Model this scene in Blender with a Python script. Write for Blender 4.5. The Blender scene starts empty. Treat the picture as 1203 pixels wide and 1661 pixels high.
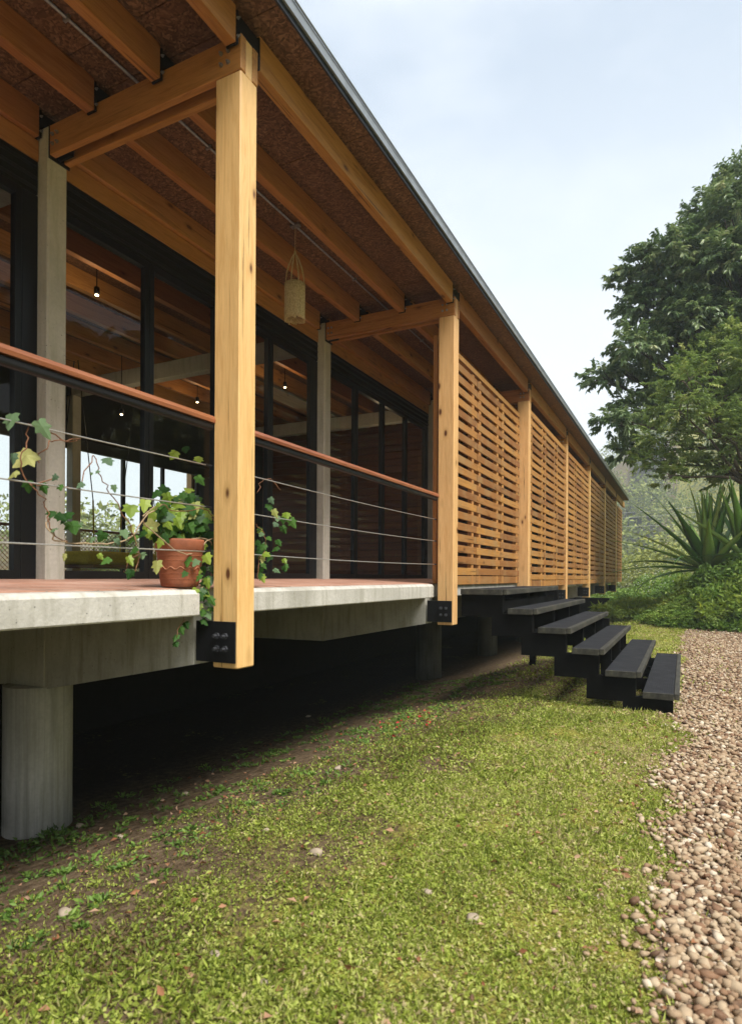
import bpy, bmesh, math, random
import numpy as np
from mathutils import Vector, Matrix
random.seed(7); RNG = np.random.default_rng(11)
sc = bpy.context.scene
C = sc.collection

# ------------------------------------------------------------------ camera
YAW = math.radians(26.68); FPX = 1008.0
cam_d = bpy.data.cameras.new('camera'); cam = bpy.data.objects.new('camera', cam_d); C.objects.link(cam)
cam_d.sensor_fit = 'HORIZONTAL'; cam_d.sensor_width = 24.0; cam_d.lens = 24.0 * FPX / 1203.0
cam_d.shift_y = 104.9 / 1203.0
cam_d.clip_start = 0.05; cam_d.clip_end = 3000
cam.matrix_world = Matrix.Rotation(YAW, 4, 'Z') @ Matrix.Rotation(math.pi/2, 4, 'X') @ Matrix.Rotation(math.radians(0.3), 4, 'Z')
cam_d.dof.use_dof = True; cam_d.dof.focus_distance = 8.5; cam_d.dof.aperture_fstop = 2.6
sc.camera = cam

# ------------------------------------------------------------------ sky, sun, exposure
SUN_EL, SUN_AZ = math.radians(57), math.radians(112)      # azimuth clockwise from +Y
world = bpy.data.worlds.new('World'); sc.world = world; world.use_nodes = True
nt = world.node_tree; nt.nodes.clear()
wo = nt.nodes.new('ShaderNodeOutputWorld'); bg = nt.nodes.new('ShaderNodeBackground')
sky = nt.nodes.new('ShaderNodeTexSky'); sky.sky_type = 'NISHITA'; sky.sun_disc = False
sky.sun_elevation = SUN_EL; sky.sun_rotation = SUN_AZ; sky.air_density = 1.0; sky.dust_density = 3.0; sky.altitude = 1500
tc = nt.nodes.new('ShaderNodeTexCoord'); sep = nt.nodes.new('ShaderNodeSeparateXYZ')
nt.links.new(tc.outputs['Generated'], sep.inputs[0])
ramp = nt.nodes.new('ShaderNodeValToRGB'); r = ramp.color_ramp
r.elements[0].position = 0.0; r.elements[0].color = (0.50, 0.515, 0.53, 1)
r.elements[1].position = 1.0; r.elements[1].color = (0.205, 0.25, 0.325, 1)
e = r.elements.new(0.30); e.color = (0.45, 0.475, 0.51, 1)
e = r.elements.new(0.62); e.color = (0.285, 0.325, 0.39, 1)
nt.links.new(sep.outputs['Z'], ramp.inputs[0])
cn = nt.nodes.new('ShaderNodeTexNoise'); cn.inputs['Scale'].default_value = 2.6; cn.inputs['Detail'].default_value = 6; cn.inputs['Roughness'].default_value = .55
cmap = nt.nodes.new('ShaderNodeMapping'); cmap.inputs['Scale'].default_value = (1, 1, 2.2); nt.links.new(tc.outputs['Generated'], cmap.inputs[0]); nt.links.new(cmap.outputs[0], cn.inputs['Vector'])
cr = nt.nodes.new('ShaderNodeMapRange'); cr.inputs['From Min'].default_value = .40; cr.inputs['From Max'].default_value = .68; cr.inputs['To Max'].default_value = .75
nt.links.new(cn.outputs['Fac'], cr.inputs['Value'])
cm = nt.nodes.new('ShaderNodeMix'); cm.data_type = 'RGBA'; nt.links.new(cr.outputs[0], cm.inputs['Factor']); nt.links.new(ramp.outputs[0], cm.inputs['A']); cm.inputs['B'].default_value = (.46, .48, .515, 1)
sc10 = nt.nodes.new('ShaderNodeVectorMath'); sc10.operation = 'SCALE'; sc10.inputs['Scale'].default_value = 10.0
nt.links.new(cm.outputs['Result'], sc10.inputs[0])
mx = nt.nodes.new('ShaderNodeMix'); mx.data_type = 'RGBA'; mx.inputs['Factor'].default_value = 0.97
nt.links.new(sky.outputs[0], mx.inputs['A']); nt.links.new(sc10.outputs[0], mx.inputs['B'])
nt.links.new(mx.outputs['Result'], bg.inputs['Color']); bg.inputs['Strength'].default_value = 0.10
nt.links.new(bg.outputs[0], wo.inputs['Surface'])
sun_d = bpy.data.lights.new('sun', 'SUN'); sun_d.energy = 3.1; sun_d.angle = math.radians(24); sun_d.color = (1.0, 0.95, 0.88)
sun = bpy.data.objects.new('sun', sun_d); C.objects.link(sun)
sdir = Vector((math.sin(SUN_AZ)*math.cos(SUN_EL), math.cos(SUN_AZ)*math.cos(SUN_EL), math.sin(SUN_EL)))
sun.rotation_euler = sdir.to_track_quat('Z', 'Y').to_euler()
sc.cycles.volume_bounces = 4
sc.view_settings.view_transform = 'Standard'; sc.view_settings.look = 'None'
sc.view_settings.exposure = 1.22; sc.view_settings.gamma = 1.0; sc.view_settings.use_curve_mapping = False

# ------------------------------------------------------------------ placing helpers (metres; eye level is z = 0)
SA, CA = math.sin(YAW), math.cos(YAW)
def ray(px, py):
    """direction of a sight line in the survey of the place, scaled to depth 1"""
    a = math.radians(0.3); x, y = px-601.5, py-935.4
    x, y = x*math.cos(a)+y*math.sin(a), -x*math.sin(a)+y*math.cos(a)
    rr = x/FPX
    return Vector((CA*rr-SA, SA*rr+CA, -y/FPX))
def onX(px, py, X): d = ray(px, py); return d*(X/d.x)
def onD(px, py, D): return ray(px, py)*D

# ------------------------------------------------------------------ scene-tree helpers
def tag(o, label=None, cat=None, group=None, kind=None):
    if label: o['label'] = label
    if cat: o['category'] = cat
    if group: o['group'] = group
    if kind: o['kind'] = kind
    return o
def empty(name, loc, label=None, cat=None, group=None, parent=None):
    o = bpy.data.objects.new(name, None); C.objects.link(o); o.location = loc; o.empty_display_size = .2
    if parent: o.parent = parent
    return tag(o, label, cat, group)
def link(name, me, mat=None, parent=None, loc=(0, 0, 0), rot=None):
    o = bpy.data.objects.new(name, me); C.objects.link(o); o.location = loc
    if rot: o.rotation_euler = rot
    if mat is not None and len(me.materials) == 0: me.materials.append(mat)
    if parent: o.parent = parent
    return o
class MB:
    """collects shapes into one mesh"""
    def __init__(s): s.bm = bmesh.new()
    def box(s, x0, x1, y0, y1, z0, z1, bev=0.0, seg=1):
        r = bmesh.ops.create_cube(s.bm, size=1)
        vs = r['verts']
        for v in vs:
            v.co = Vector(((x0+x1)/2+v.co.x*(x1-x0), (y0+y1)/2+v.co.y*(y1-y0), (z0+z1)/2+v.co.z*(z1-z0)))
        if bev > 0:
            es = list({e for v in vs for e in v.link_edges})
            bmesh.ops.bevel(s.bm, geom=es, offset=bev, segments=seg, affect='EDGES', profile=.5)
        return s
    def prism(s, pts, axis, a0, a1):
        """polygon pts extruded along axis ('x','y','z')"""
        def mk(p, a):
            return {'x': (a, p[0], p[1]), 'y': (p[0], a, p[1]), 'z': (p[0], p[1], a)}[axis]
        A = [s.bm.verts.new(mk(p, a0)) for p in pts]; B = [s.bm.verts.new(mk(p, a1)) for p in pts]
        n = len(pts)
        s.bm.faces.new(A); s.bm.faces.new(B[::-1])
        for i in range(n): s.bm.faces.new((A[i], B[i], B[(i+1) % n], A[(i+1) % n]))
        return s
    def tube(s, pts, rad, n=8, caps=True):
        pts = [Vector(p) for p in pts]; rings = []
        rads = rad if isinstance(rad, (list, tuple)) else [rad]*len(pts)
        up = Vector((.31, .17, .93))
        for i, p in enumerate(pts):
            t = (pts[min(i+1, len(pts)-1)]-pts[max(i-1, 0)]).normalized()
            a = t.cross(up)
            if a.length < 1e-3: a = t.cross(Vector((1, 0, 0)))
            a.normalize(); b = t.cross(a)
            rings.append([s.bm.verts.new(p+(a*math.cos(2*math.pi*k/n)+b*math.sin(2*math.pi*k/n))*rads[i]) for k in range(n)])
        for i in range(len(rings)-1):
            for k in range(n):
                s.bm.faces.new((rings[i][k], rings[i][(k+1) % n], rings[i+1][(k+1) % n], rings[i+1][k]))
        if caps and n > 2:
            s.bm.faces.new(rings[0][::-1]); s.bm.faces.new(rings[-1])
        return s
    def lathe(s, prof, cx=0, cy=0, n=32, jit=0):
        rings = []
        for (r_, z) in prof:
            rings.append([s.bm.verts.new((cx+r_*math.cos(2*math.pi*k/n), cy+r_*math.sin(2*math.pi*k/n), z)) for k in range(n)])
        for i in range(len(rings)-1):
            for k in range(n):
                s.bm.faces.new((rings[i][k], rings[i][(k+1) % n], rings[i+1][(k+1) % n], rings[i+1][k]))
        s.bm.faces.new(rings[0][::-1]); s.bm.faces.new(rings[-1])
        return s
    def mesh(s, name, smooth=False):
        bmesh.ops.recalc_face_normals(s.bm, faces=s.bm.faces[:])
        me = bpy.data.meshes.new(name); s.bm.to_mesh(me); s.bm.free()
        if smooth: me.polygons.foreach_set('use_smooth', [True]*len(me.polygons))
        return me
    def build(s, name, mat, parent=None, smooth=False, loc=(0, 0, 0)):
        return link(name, s.mesh(name, smooth), mat, parent, loc)
def npmesh(name, V, F, mat, tint=None, smooth=False, parent=None, mats=None):
    """V (n,3), F (m,k) arrays; tint = one value per face, stored as attribute 'tint'"""
    me = bpy.data.meshes.new(name); V = np.asarray(V, np.float32); F = np.asarray(F, np.int32); m, k = F.shape
    me.vertices.add(len(V)); me.vertices.foreach_set('co', V.ravel())
    me.loops.add(m*k); me.loops.foreach_set('vertex_index', F.ravel())
    me.polygons.add(m); me.polygons.foreach_set('loop_start', np.arange(0, m*k, k, dtype=np.int32))
    me.polygons.foreach_set('loop_total', np.full(m, k, np.int32))
    if smooth: me.polygons.foreach_set('use_smooth', np.ones(m, bool))
    me.update(calc_edges=True)
    if tint is not None:
        a = me.attributes.new('tint', 'FLOAT', 'FACE'); a.data.foreach_set('value', np.asarray(tint, np.float32))
    return link(name, me, mat, parent)
def unit(a): return a/np.maximum(np.linalg.norm(a, axis=-1, keepdims=True), 1e-9)
def leaves(P, D, L, W, fold=.25, bend=.15, N=None):
    """n folded leaves: four points and two faces each, midrib along D; returns V, F"""
    n = len(P); D = unit(D)
    if N is None: N = RNG.normal(size=(n, 3)); N[:, 2] += 1.2
    S = unit(np.cross(D, N)); U = unit(np.cross(S, D))
    L = np.broadcast_to(L, (n,))[:, None]; W = np.broadcast_to(W, (n,))[:, None]
    tip = P+D*L-U*L*bend
    mid = P+D*L*.45+U*L*.03
    a = mid+S*W*.5+U*W*fold*.5; b = mid-S*W*.5+U*W*fold*.5
    V = np.stack([P, a, tip, b], 1).reshape(-1, 3)
    i = np.arange(n)*4
    F = np.concatenate([np.stack([i, i+1, i+2], 1), np.stack([i, i+2, i+3], 1)], 0)
    return V, F
def noise2(x, y, sc_=1.0, seed=0):
    v = 0; rs = np.random.default_rng(seed)
    for k in range(6):
        a = rs.uniform(0, 2*math.pi); f = sc_*(1.0+.7*k); p = rs.uniform(0, 6.28)
        v = v+np.sin((x*math.cos(a)+y*math.sin(a))*f+p+1.3*np.sin((x*math.sin(a)-y*math.cos(a))*f*.6+p*2))/(1+.5*k)
    return v/3.0

# ------------------------------------------------------------------ materials
class NT:
    def __init__(s, name):
        s.m = bpy.data.materials.new(name); s.m.use_nodes = True; s.t = s.m.node_tree; s.t.nodes.clear()
        s.out = s.t.nodes.new('ShaderNodeOutputMaterial'); s.p = s.t.nodes.new('ShaderNodeBsdfPrincipled')
        s.t.links.new(s.p.outputs[0], s.out.inputs['Surface'])
        s.p.inputs['Specular IOR Level'].default_value = .35
    def n(s, typ, **kw):
        nd = s.t.nodes.new(typ)
        for k, v in kw.items():
            if k in nd.inputs: nd.inputs[k].default_value = v
            else: setattr(nd, k, v)
        return nd
    def l(s, a, b): s.t.links.new(a, b)
    def coord(s, scale=(1, 1, 1), kind='Object', rnd=True, rot=(0, 0, 0)):
        t = s.n('ShaderNodeTexCoord'); mp = s.n('ShaderNodeMapping'); mp.inputs['Scale'].default_value = scale; mp.inputs['Rotation'].default_value = rot
        if rnd:
            oi = s.n('ShaderNodeObjectInfo'); ml = s.n('ShaderNodeMath', operation='MULTIPLY'); ml.inputs[1].default_value = 37.0
            s.l(oi.outputs['Random'], ml.inputs[0]); ad = s.n('ShaderNodeVectorMath', operation='ADD')
            s.l(t.outputs[kind], ad.inputs[0]); s.l(ml.outputs[0], ad.inputs[1]); s.l(ad.outputs[0], mp.inputs[0])
        else: s.l(t.outputs[kind], mp.inputs[0])
        return mp.outputs[0]
    def noise(s, vec, scale, detail=4, rough=.55, dist=0.0):
        nd = s.n('ShaderNodeTexNoise'); nd.inputs['Scale'].default_value = scale; nd.inputs['Detail'].default_value = detail
        nd.inputs['Roughness'].default_value = rough; nd.inputs['Distortion'].default_value = dist
        s.l(vec, nd.inputs['Vector']); return nd.outputs['Fac']
    def ramp(s, fac, stops):
        nd = s.n('ShaderNodeValToRGB'); cr = nd.color_ramp
        while len(cr.elements) > 1: cr.elements.remove(cr.elements[-1])
        cr.elements[0].position = stops[0][0]; cr.elements[0].color = (*stops[0][1], 1)
        for p, c in stops[1:]:
            e = cr.elements.new(p); e.color = (*c, 1)
        s.l(fac, nd.inputs[0]); return nd.outputs[0]
    def mix(s, f, a, b, mode='MIX'):
        nd = s.n('ShaderNodeMix', data_type='RGBA', blend_type=mode)
        for v, k in ((f, 'Factor'), (a, 'A'), (b, 'B')):
            inp = [i for i in nd.inputs if i.name == k and (i.type == ('VALUE' if k == 'Factor' else 'RGBA'))][0]
            if isinstance(v, (int, float)): inp.default_value = v
            elif isinstance(v, tuple): inp.default_value = (*v, 1)
            else: s.l(v, inp)
        return [o for o in nd.outputs if o.type == 'RGBA'][0]
    def rng(s, v, a, b, c=0.0, d=1.0):
        nd = s.n('ShaderNodeMapRange'); nd.inputs['From Min'].default_value = a; nd.inputs['From Max'].default_value = b
        nd.inputs['To Min'].default_value = c; nd.inputs['To Max'].default_value = d; s.l(v, nd.inputs['Value']); return nd.outputs[0]
    def bump(s, h, strength=.3, dist=.01):
        nd = s.n('ShaderNodeBump'); nd.inputs['Strength'].default_value = strength; nd.inputs['Distance'].default_value = dist
        s.l(h, nd.inputs['Height']); s.l(nd.outputs[0], s.p.inputs['Normal'])
    def col(s, c): s.l(c, s.p.inputs['Base Color']) if not isinstance(c, tuple) else setattr(s.p.inputs['Base Color'], 'default_value', (*c, 1))
    def rough(s, v): s.p.inputs['Roughness'].default_value = v

def wood(name, base, dark, axis='z', knots=0.0, rough=.5, weather=None, var=.25):
    m = NT(name)
    st = {'x': (.06, 1, 1), 'y': (1, .06, 1), 'z': (1, 1, .06)}[axis]
    v = m.coord(st); g1 = m.noise(v, 30, 8, .68, 1.2); g2 = m.noise(v, 150, 3, .6)
    v2 = m.coord((1, 1, 1)); n3 = m.noise(v2, 1.3, 2)
    light = tuple(min(1, c*1.12) for c in base)
    c = m.ramp(g1, [(.30, dark), (.42, tuple((a+b)/2 for a, b in zip(base, dark))), (.50, base), (.68, light)])
    c = m.mix(m.rng(g2, .45, .75, 0, .35), c, tuple(k*.75 for k in dark))
    c = m.mix(m.rng(n3, .35, .7, 0, .35), c, tuple(k*.82 for k in base))
    if knots:
        kst = {'x': (.45, 1, 1), 'y': (1, .45, 1), 'z': (1, 1, .45)}[axis]
        kv = m.coord(kst); wob = m.n('ShaderNodeTexVoronoi'); wob.inputs['Scale'].default_value = 5.2; wob.inputs['Randomness'].default_value = 1.0
        m.l(kv, wob.inputs['Vector'])
        ring = m.rng(wob.outputs['Distance'], .06, .11, 1, 0); ring2 = m.rng(wob.outputs['Distance'], .10, .22, .5, 0)
        c = m.mix(ring2, c, tuple(k*.7 for k in dark)); c = m.mix(ring, c, (.12, .045, .015))
    cst = {'x': (.02, 1, 1), 'y': (1, .02, 1), 'z': (1, 1, .02)}[axis]
    ck = m.noise(m.coord(cst), 42, 2, .5); gt = m.noise(v2, 2.2, 2)
    cg = m.n('ShaderNodeMath', operation='MULTIPLY'); m.l(m.rng(ck, .655, .675, 0, 1), cg.inputs[0]); m.l(m.rng(gt, .45, .6, 0, .85), cg.inputs[1])
    c = m.mix(cg.outputs[0], c, tuple(k*.3 for k in dark))
    oi = m.n('ShaderNodeObjectInfo'); hs = m.n('ShaderNodeHueSaturation')
    m.l(m.rng(oi.outputs['Random'], 0, 1, 1-var, 1+var*.6), hs.inputs['Value']); m.l(m.rng(oi.outputs['Random'], 0, 1, .49, .505), hs.inputs['Hue']); m.l(c, hs.inputs['Color']); c = hs.outputs[0]
    if weather:
        w = m.noise(v2, 3.0, 5, .6); c = m.mix(m.rng(w, .45, .7, 0, .8), c, weather)
    m.col(c); m.rough(rough); m.bump(g1, .25, .004)
    return m.m
M = {}
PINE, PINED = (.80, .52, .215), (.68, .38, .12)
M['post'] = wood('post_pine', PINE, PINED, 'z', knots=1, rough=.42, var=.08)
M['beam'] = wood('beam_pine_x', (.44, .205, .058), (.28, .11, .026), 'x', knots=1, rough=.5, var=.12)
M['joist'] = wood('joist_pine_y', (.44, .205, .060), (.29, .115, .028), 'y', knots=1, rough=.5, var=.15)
M['slat'] = wood('slat_pine', (.39, .18, .05), (.24, .10, .024), 'y', knots=1, rough=.6, weather=(.33, .20, .085), var=.38)
M['batten'] = wood('batten_pine', (.50, .25, .075), (.34, .15, .04), 'z', rough=.6, var=.2)
M['handrail'] = wood('handrail_hardwood', (.30, .115, .05), (.16, .05, .02), 'y', rough=.33, var=.05)
M['plank'] = wood('interior_plank', (.16, .055, .022), (.08, .028, .011), 'x', rough=.5, var=.35)

def concrete(name, base, dark, pits=True, stain=None, lines=False):
    m = NT(name); v = m.coord((1, 1, 1), rnd=True)
    n1 = m.noise(v, 2.2, 8, .62); n2 = m.noise(v, 40, 4, .6); n3 = m.noise(m.coord((3, 3, .35)), 5, 5, .6)
    c = m.ramp(n1, [(.3, dark), (.55, base), (.8, tuple(min(1, k*1.1) for k in base))])
    c = m.mix(m.rng(n2, .4, .7, 0, .25), c, tuple(k*.7 for k in dark))
    if stain: c = m.mix(m.rng(n3, .48, .68, 0, .75), c, stain)
    h = n2
    if pits:
        vo = m.n('ShaderNodeTexVoronoi'); vo.inputs['Scale'].default_value = 34; m.l(v, vo.inputs['Vector'])
        gate = m.noise(v, 9, 2); p = m.rng(vo.outputs['Distance'], .09, .16, 1, 0)
        pg = m.n('ShaderNodeMath', operation='MULTIPLY'); m.l(p, pg.inputs[0]); m.l(m.rng(gate, .52, .58), pg.inputs[1])
        c = m.mix(pg.outputs[0], c, tuple(k*.35 for k in dark))
    if lines:
        lv = m.coord((1, 1, .015)); ln = m.noise(lv, 30, 3, .6)
        c = m.mix(m.rng(ln, .45, .68, 0, .55), c, tuple(k*.6 for k in dark)); h = ln
    m.col(c); m.rough(.85); m.bump(h, .5, .006)
    return m.m
M['column'] = concrete('column_concrete', (.52, .50, .44), (.40, .385, .33), stain=(.36, .35, .27))
M['girder'] = concrete('girder_concrete', (.44, .43, .385), (.32, .31, .265), stain=(.24, .235, .17))
M['slab'] = concrete('slab_concrete', (.54, .52, .47), (.38, .365, .32), stain=(.33, .315, .26))
M['pier'] = concrete('pier_concrete', (.50, .49, .45), (.37, .36, .32), pits=False, lines=True, stain=(.32, .315, .25))

m = NT('deck_tiles'); v = m.coord((1, 1, 1), rnd=False); n1 = m.noise(v, 3, 5); n2 = m.noise(v, 30, 3)
c = m.ramp(n1, [(.3, (.38, .17, .11)), (.55, (.50, .27, .19)), (.8, (.62, .44, .35))]); c = m.mix(m.rng(n2, .5, .7, 0, .3), c, (.6, .45, .35))
br = m.n('ShaderNodeTexBrick'); br.inputs['Scale'].default_value = 1.0; br.inputs['Brick Width'].default_value = .3; br.inputs['Row Height'].default_value = .3
br.inputs['Mortar Size'].default_value = .006; br.offset = 0.0; m.l(v, br.inputs['Vector'])
c = m.mix(br.outputs['Fac'], c, (.32, .24, .19)); m.col(c); m.rough(.55); M['tile'] = m.m

m = NT('strand_board'); v = m.coord((1, 1, 1), rnd=False)
w1 = m.n('ShaderNodeTexVoronoi'); w1.inputs['Scale'].default_value = 75; w1.inputs['Randomness'].default_value = 1
dn = m.n('ShaderNodeTexNoise'); dn.inputs['Scale'].default_value = 6; m.l(v, dn.inputs['Vector'])
adv = m.n('ShaderNodeMix', data_type='VECTOR'); adv.inputs['Factor'].default_value = .12; m.l(v, adv.inputs['A']); m.l(dn.outputs['Color'], adv.inputs['B'])
m.l(adv.outputs['Result'] if adv.outputs['Result'].type == 'VECTOR' else adv.outputs[1], w1.inputs['Vector'])
rgb = m.n('ShaderNodeSeparateColor'); m.l(w1.outputs['Color'], rgb.inputs[0])
c = m.ramp(rgb.outputs[0], [(0, (.06, .032, .018)), (.4, (.12, .062, .034)), (.75, (.19, .10, .052)), (1, (.29, .165, .085))])
big = m.noise(v, 1.1, 3); c = m.mix(m.rng(big, .35, .65, 0, .4), c, (.10, .042, .02))
m.col(c); m.rough(.55); m.bump(rgb.outputs[1], .2, .003); M['osb'] = m.m

def plain(name, col, rough=.5, metal=0.0, nscale=20, namt=.25, bump=.1):
    m = NT(name); v = m.coord((1, 1, 1)); n = m.noise(v, nscale, 4)
    m.col(m.mix(m.rng(n, .35, .7, 0, 1), col, tuple(k*(1-namt) for k in col))); m.rough(rough); m.p.inputs['Metallic'].default_value = metal
    m.bump(n, bump, .003); return m.m
M['black'] = plain('black_steel', (.006, .0065, .008), .55, 0, 30, .4)
M['bolt_dark'] = plain('blackened_bolt', (.05, .052, .058), .4, 0, 30, .3)
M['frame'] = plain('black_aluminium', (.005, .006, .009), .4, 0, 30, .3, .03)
M['galv'] = plain('galvanised_steel', (.42, .43, .44), .35, .8, 40, .4)
M['cable'] = plain('steel_cable', (.55, .53, .50), .35, .6, 90, .3)
M['flash'] = plain('roof_flashing', (.30, .33, .37), .4, .3, 8, .3)
M['roofdark'] = plain('roof_edge_dark', (.03, .04, .06), .6, 0, 8, .3)
M['terracotta'] = plain('terracotta', (.32, .105, .05), .75, 0, 14, .35, .4)
M['soil'] = plain('potting_soil', (.04, .025, .015), .95, 0, 60, .6, .8)
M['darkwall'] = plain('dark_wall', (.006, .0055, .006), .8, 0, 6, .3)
M['light_block'] = plain('light_block_wall', (.008, .007, .006), .95, 0, 6, .5)  # near-black, for the added walls that stop daylight under the house
M['yellow'] = plain('yellow_cushion', (.50, .40, .03), .9, 0, 30, .3)
M['vine'] = plain('vine_stem', (.26, .12, .06), .7, 0, 60, .4)
M['vinepale'] = plain('vine_stem_pale', (.42, .30, .18), .7, 0, 60, .4)
M['bark'] = plain('bark', (.11, .085, .06), .9, 0, 12, .5, .8)
M['wire'] = plain('power_line', (.5, .5, .5), .6, 0, 5, .1)
M['plaster'] = plain('pale_plaster', (.55, .53, .48), .8, 0, 5, .15)
M['step'] = plain('black_step_timber', (.006, .006, .006), .95, 0, 10, .5, .5); M['step'].node_tree.nodes['Principled BSDF'].inputs['Specular IOR Level'].default_value = .08
m = NT('step_tread_mat'); v = m.coord((1, 1, 1), rnd=False); n = m.noise(v, 5, 6, .65)
wv = m.n('ShaderNodeTexVoronoi'); wv.inputs['Scale'].default_value = 45; wv.inputs['Randomness'].default_value = 0; m.l(v, wv.inputs['Vector'])
c = m.ramp(n, [(.3, (.014, .015, .017)), (.55, (.028, .029, .032)), (.8, (.055, .056, .058))]); c = m.mix(m.rng(wv.outputs['Distance'], .2, .5, 0, .55), c, (.015, .016, .02))
m.col(c); m.rough(.9); m.p.inputs['Specular IOR Level'].default_value = .12; m.bump(wv.outputs['Distance'], .8, .006); M['mat'] = m.m
m = NT('step_nosing'); v = m.coord((1, .2, 1), rnd=False); n = m.noise(v, 8, 6, .7)
m.col(m.ramp(n, [(.35, (.018, .018, .016)), (.55, (.05, .048, .038)), (.75, (.12, .115, .085))])); m.rough(.8); m.bump(n, .5, .004); M['nosing'] = m.m
m = NT('lamp_rope'); v = m.coord((1, 1, 1)); n = m.noise(v, 60, 3); m.col(m.ramp(n, [(.3, (.36, .27, .12)), (.7, (.62, .50, .28))])); m.rough(.9); m.bump(n, .5, .004); M['rope'] = m.m
m = NT('bulb'); m.p.inputs['Emission Color'].default_value = (1, .72, .38, 1); m.p.inputs['Emission Strength'].default_value = 7; M['bulb'] = m.m

m = NT('window_glass'); m.t.nodes.remove(m.p)
fr = m.n('ShaderNodeFresnel'); fr.inputs['IOR'].default_value = 1.4
tr = m.n('ShaderNodeBsdfTransparent'); tr.inputs['Color'].default_value = (.86, .90, .87, 1)
gl = m.n('ShaderNodeBsdfGlossy'); gl.inputs['Roughness'].default_value = .01
f2 = m.rng(fr.outputs[0], 0, 1, .0, .75)
ms = m.n('ShaderNodeMixShader'); m.l(f2, ms.inputs[0]); m.l(tr.outputs[0], ms.inputs[1]); m.l(gl.outputs[0], ms.inputs[2]); m.l(ms.outputs[0], m.out.inputs['Surface']); M['glass'] = m.m

def leafmat(name, stops, trans=.35, rough=.5, rnd=False, spec=.35):
    m = NT(name)
    if rnd: oi = m.n('ShaderNodeObjectInfo'); f = oi.outputs['Random']
    else: at = m.n('ShaderNodeAttribute', attribute_name='tint'); f = at.outputs['Fac']
    c = m.ramp(f, stops)
    v = m.coord((1, 1, 1)); n = m.noise(v, 25, 3); c = m.mix(m.rng(n, .4, .7, 0, .3), c, tuple(k*.6 for k in stops[0][1]))
    m.col(c); m.rough(rough); m.p.inputs['Specular IOR Level'].default_value = spec
    t = m.n('ShaderNodeBsdfTranslucent'); m.l(c, t.inputs['Color']); ms = m.n('ShaderNodeMixShader'); ms.inputs[0].default_value = trans
    m.l(m.p.outputs[0], ms.inputs[1]); m.l(t.outputs[0], ms.inputs[2]); m.l(ms.outputs[0], m.out.inputs['Surface'])
    return m.m
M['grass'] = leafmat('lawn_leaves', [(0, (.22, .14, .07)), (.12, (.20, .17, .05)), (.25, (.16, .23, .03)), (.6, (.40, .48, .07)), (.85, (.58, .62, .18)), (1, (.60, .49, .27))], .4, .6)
M['dryleaf'] = leafmat('fallen_leaves', [(0, (.20, .07, .03)), (.5, (.36, .17, .08)), (1, (.50, .33, .22))], .2, .8)
M['redleaf'] = leafmat('red_petals', [(0, (.40, .02, .03)), (1, (.6, .05, .06))], .2, .6)
M['tree_dark'] = leafmat('glossy_dark_leaves', [(0, (.08, .14, .045)), (.5, (.18, .26, .09)), (.8, (.34, .41, .16)), (1, (.50, .50, .25))], .3, .36, spec=.6)
M['tree_light'] = leafmat('light_green_leaves', [(0, (.10, .16, .035)), (.5, (.22, .31, .07)), (.8, (.36, .43, .11)), (1, (.50, .52, .18))], .4, .5)
M['bush'] = leafmat('undergrowth_leaves', [(0, (.06, .12, .02)), (.5, (.16, .28, .045)), (.85, (.30, .42, .075)), (1, (.45, .48, .12))], .35, .55)
M['yplant'] = leafmat('yellow_green_leaves', [(0, (.13, .22, .035)), (.5, (.30, .40, .06)), (.85, (.52, .54, .08)), (1, (.72, .58, .07))], .4, .55)
M['far'] = leafmat('far_forest_leaves', [(0, (.10, .13, .035)), (.5, (.24, .28, .07)), (.85, (.40, .42, .11)), (1, (.52, .44, .18))], .25, .7)
M['flower'] = leafmat('white_blossom', [(0, (.5, .52, .42)), (1, (.75, .76, .66))], .3, .7)
M['agave'] = leafmat('sword_leaf', [(0, (.07, .18, .035)), (.4, (.18, .38, .07)), (.8, (.30, .50, .10)), (1, (.48, .60, .16))], .22, .4, rnd=True)
IVY = [leafmat('ivy_green', [(0, (.02, .065, .012)), (.5, (.045, .12, .022)), (1, (.09, .20, .035))], .35, .6, rnd=True, spec=.15),
       leafmat('ivy_lime', [(0, (.22, .34, .04)), (1, (.38, .50, .08))], .45, .45, rnd=True),
       leafmat('ivy_pale', [(0, (.34, .38, .10)), (1, (.48, .48, .18))], .35, .5, rnd=True),
       leafmat('ivy_grey', [(0, (.10, .17, .10)), (1, (.15, .24, .11))], .35, .6, rnd=True, spec=.15)]

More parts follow.
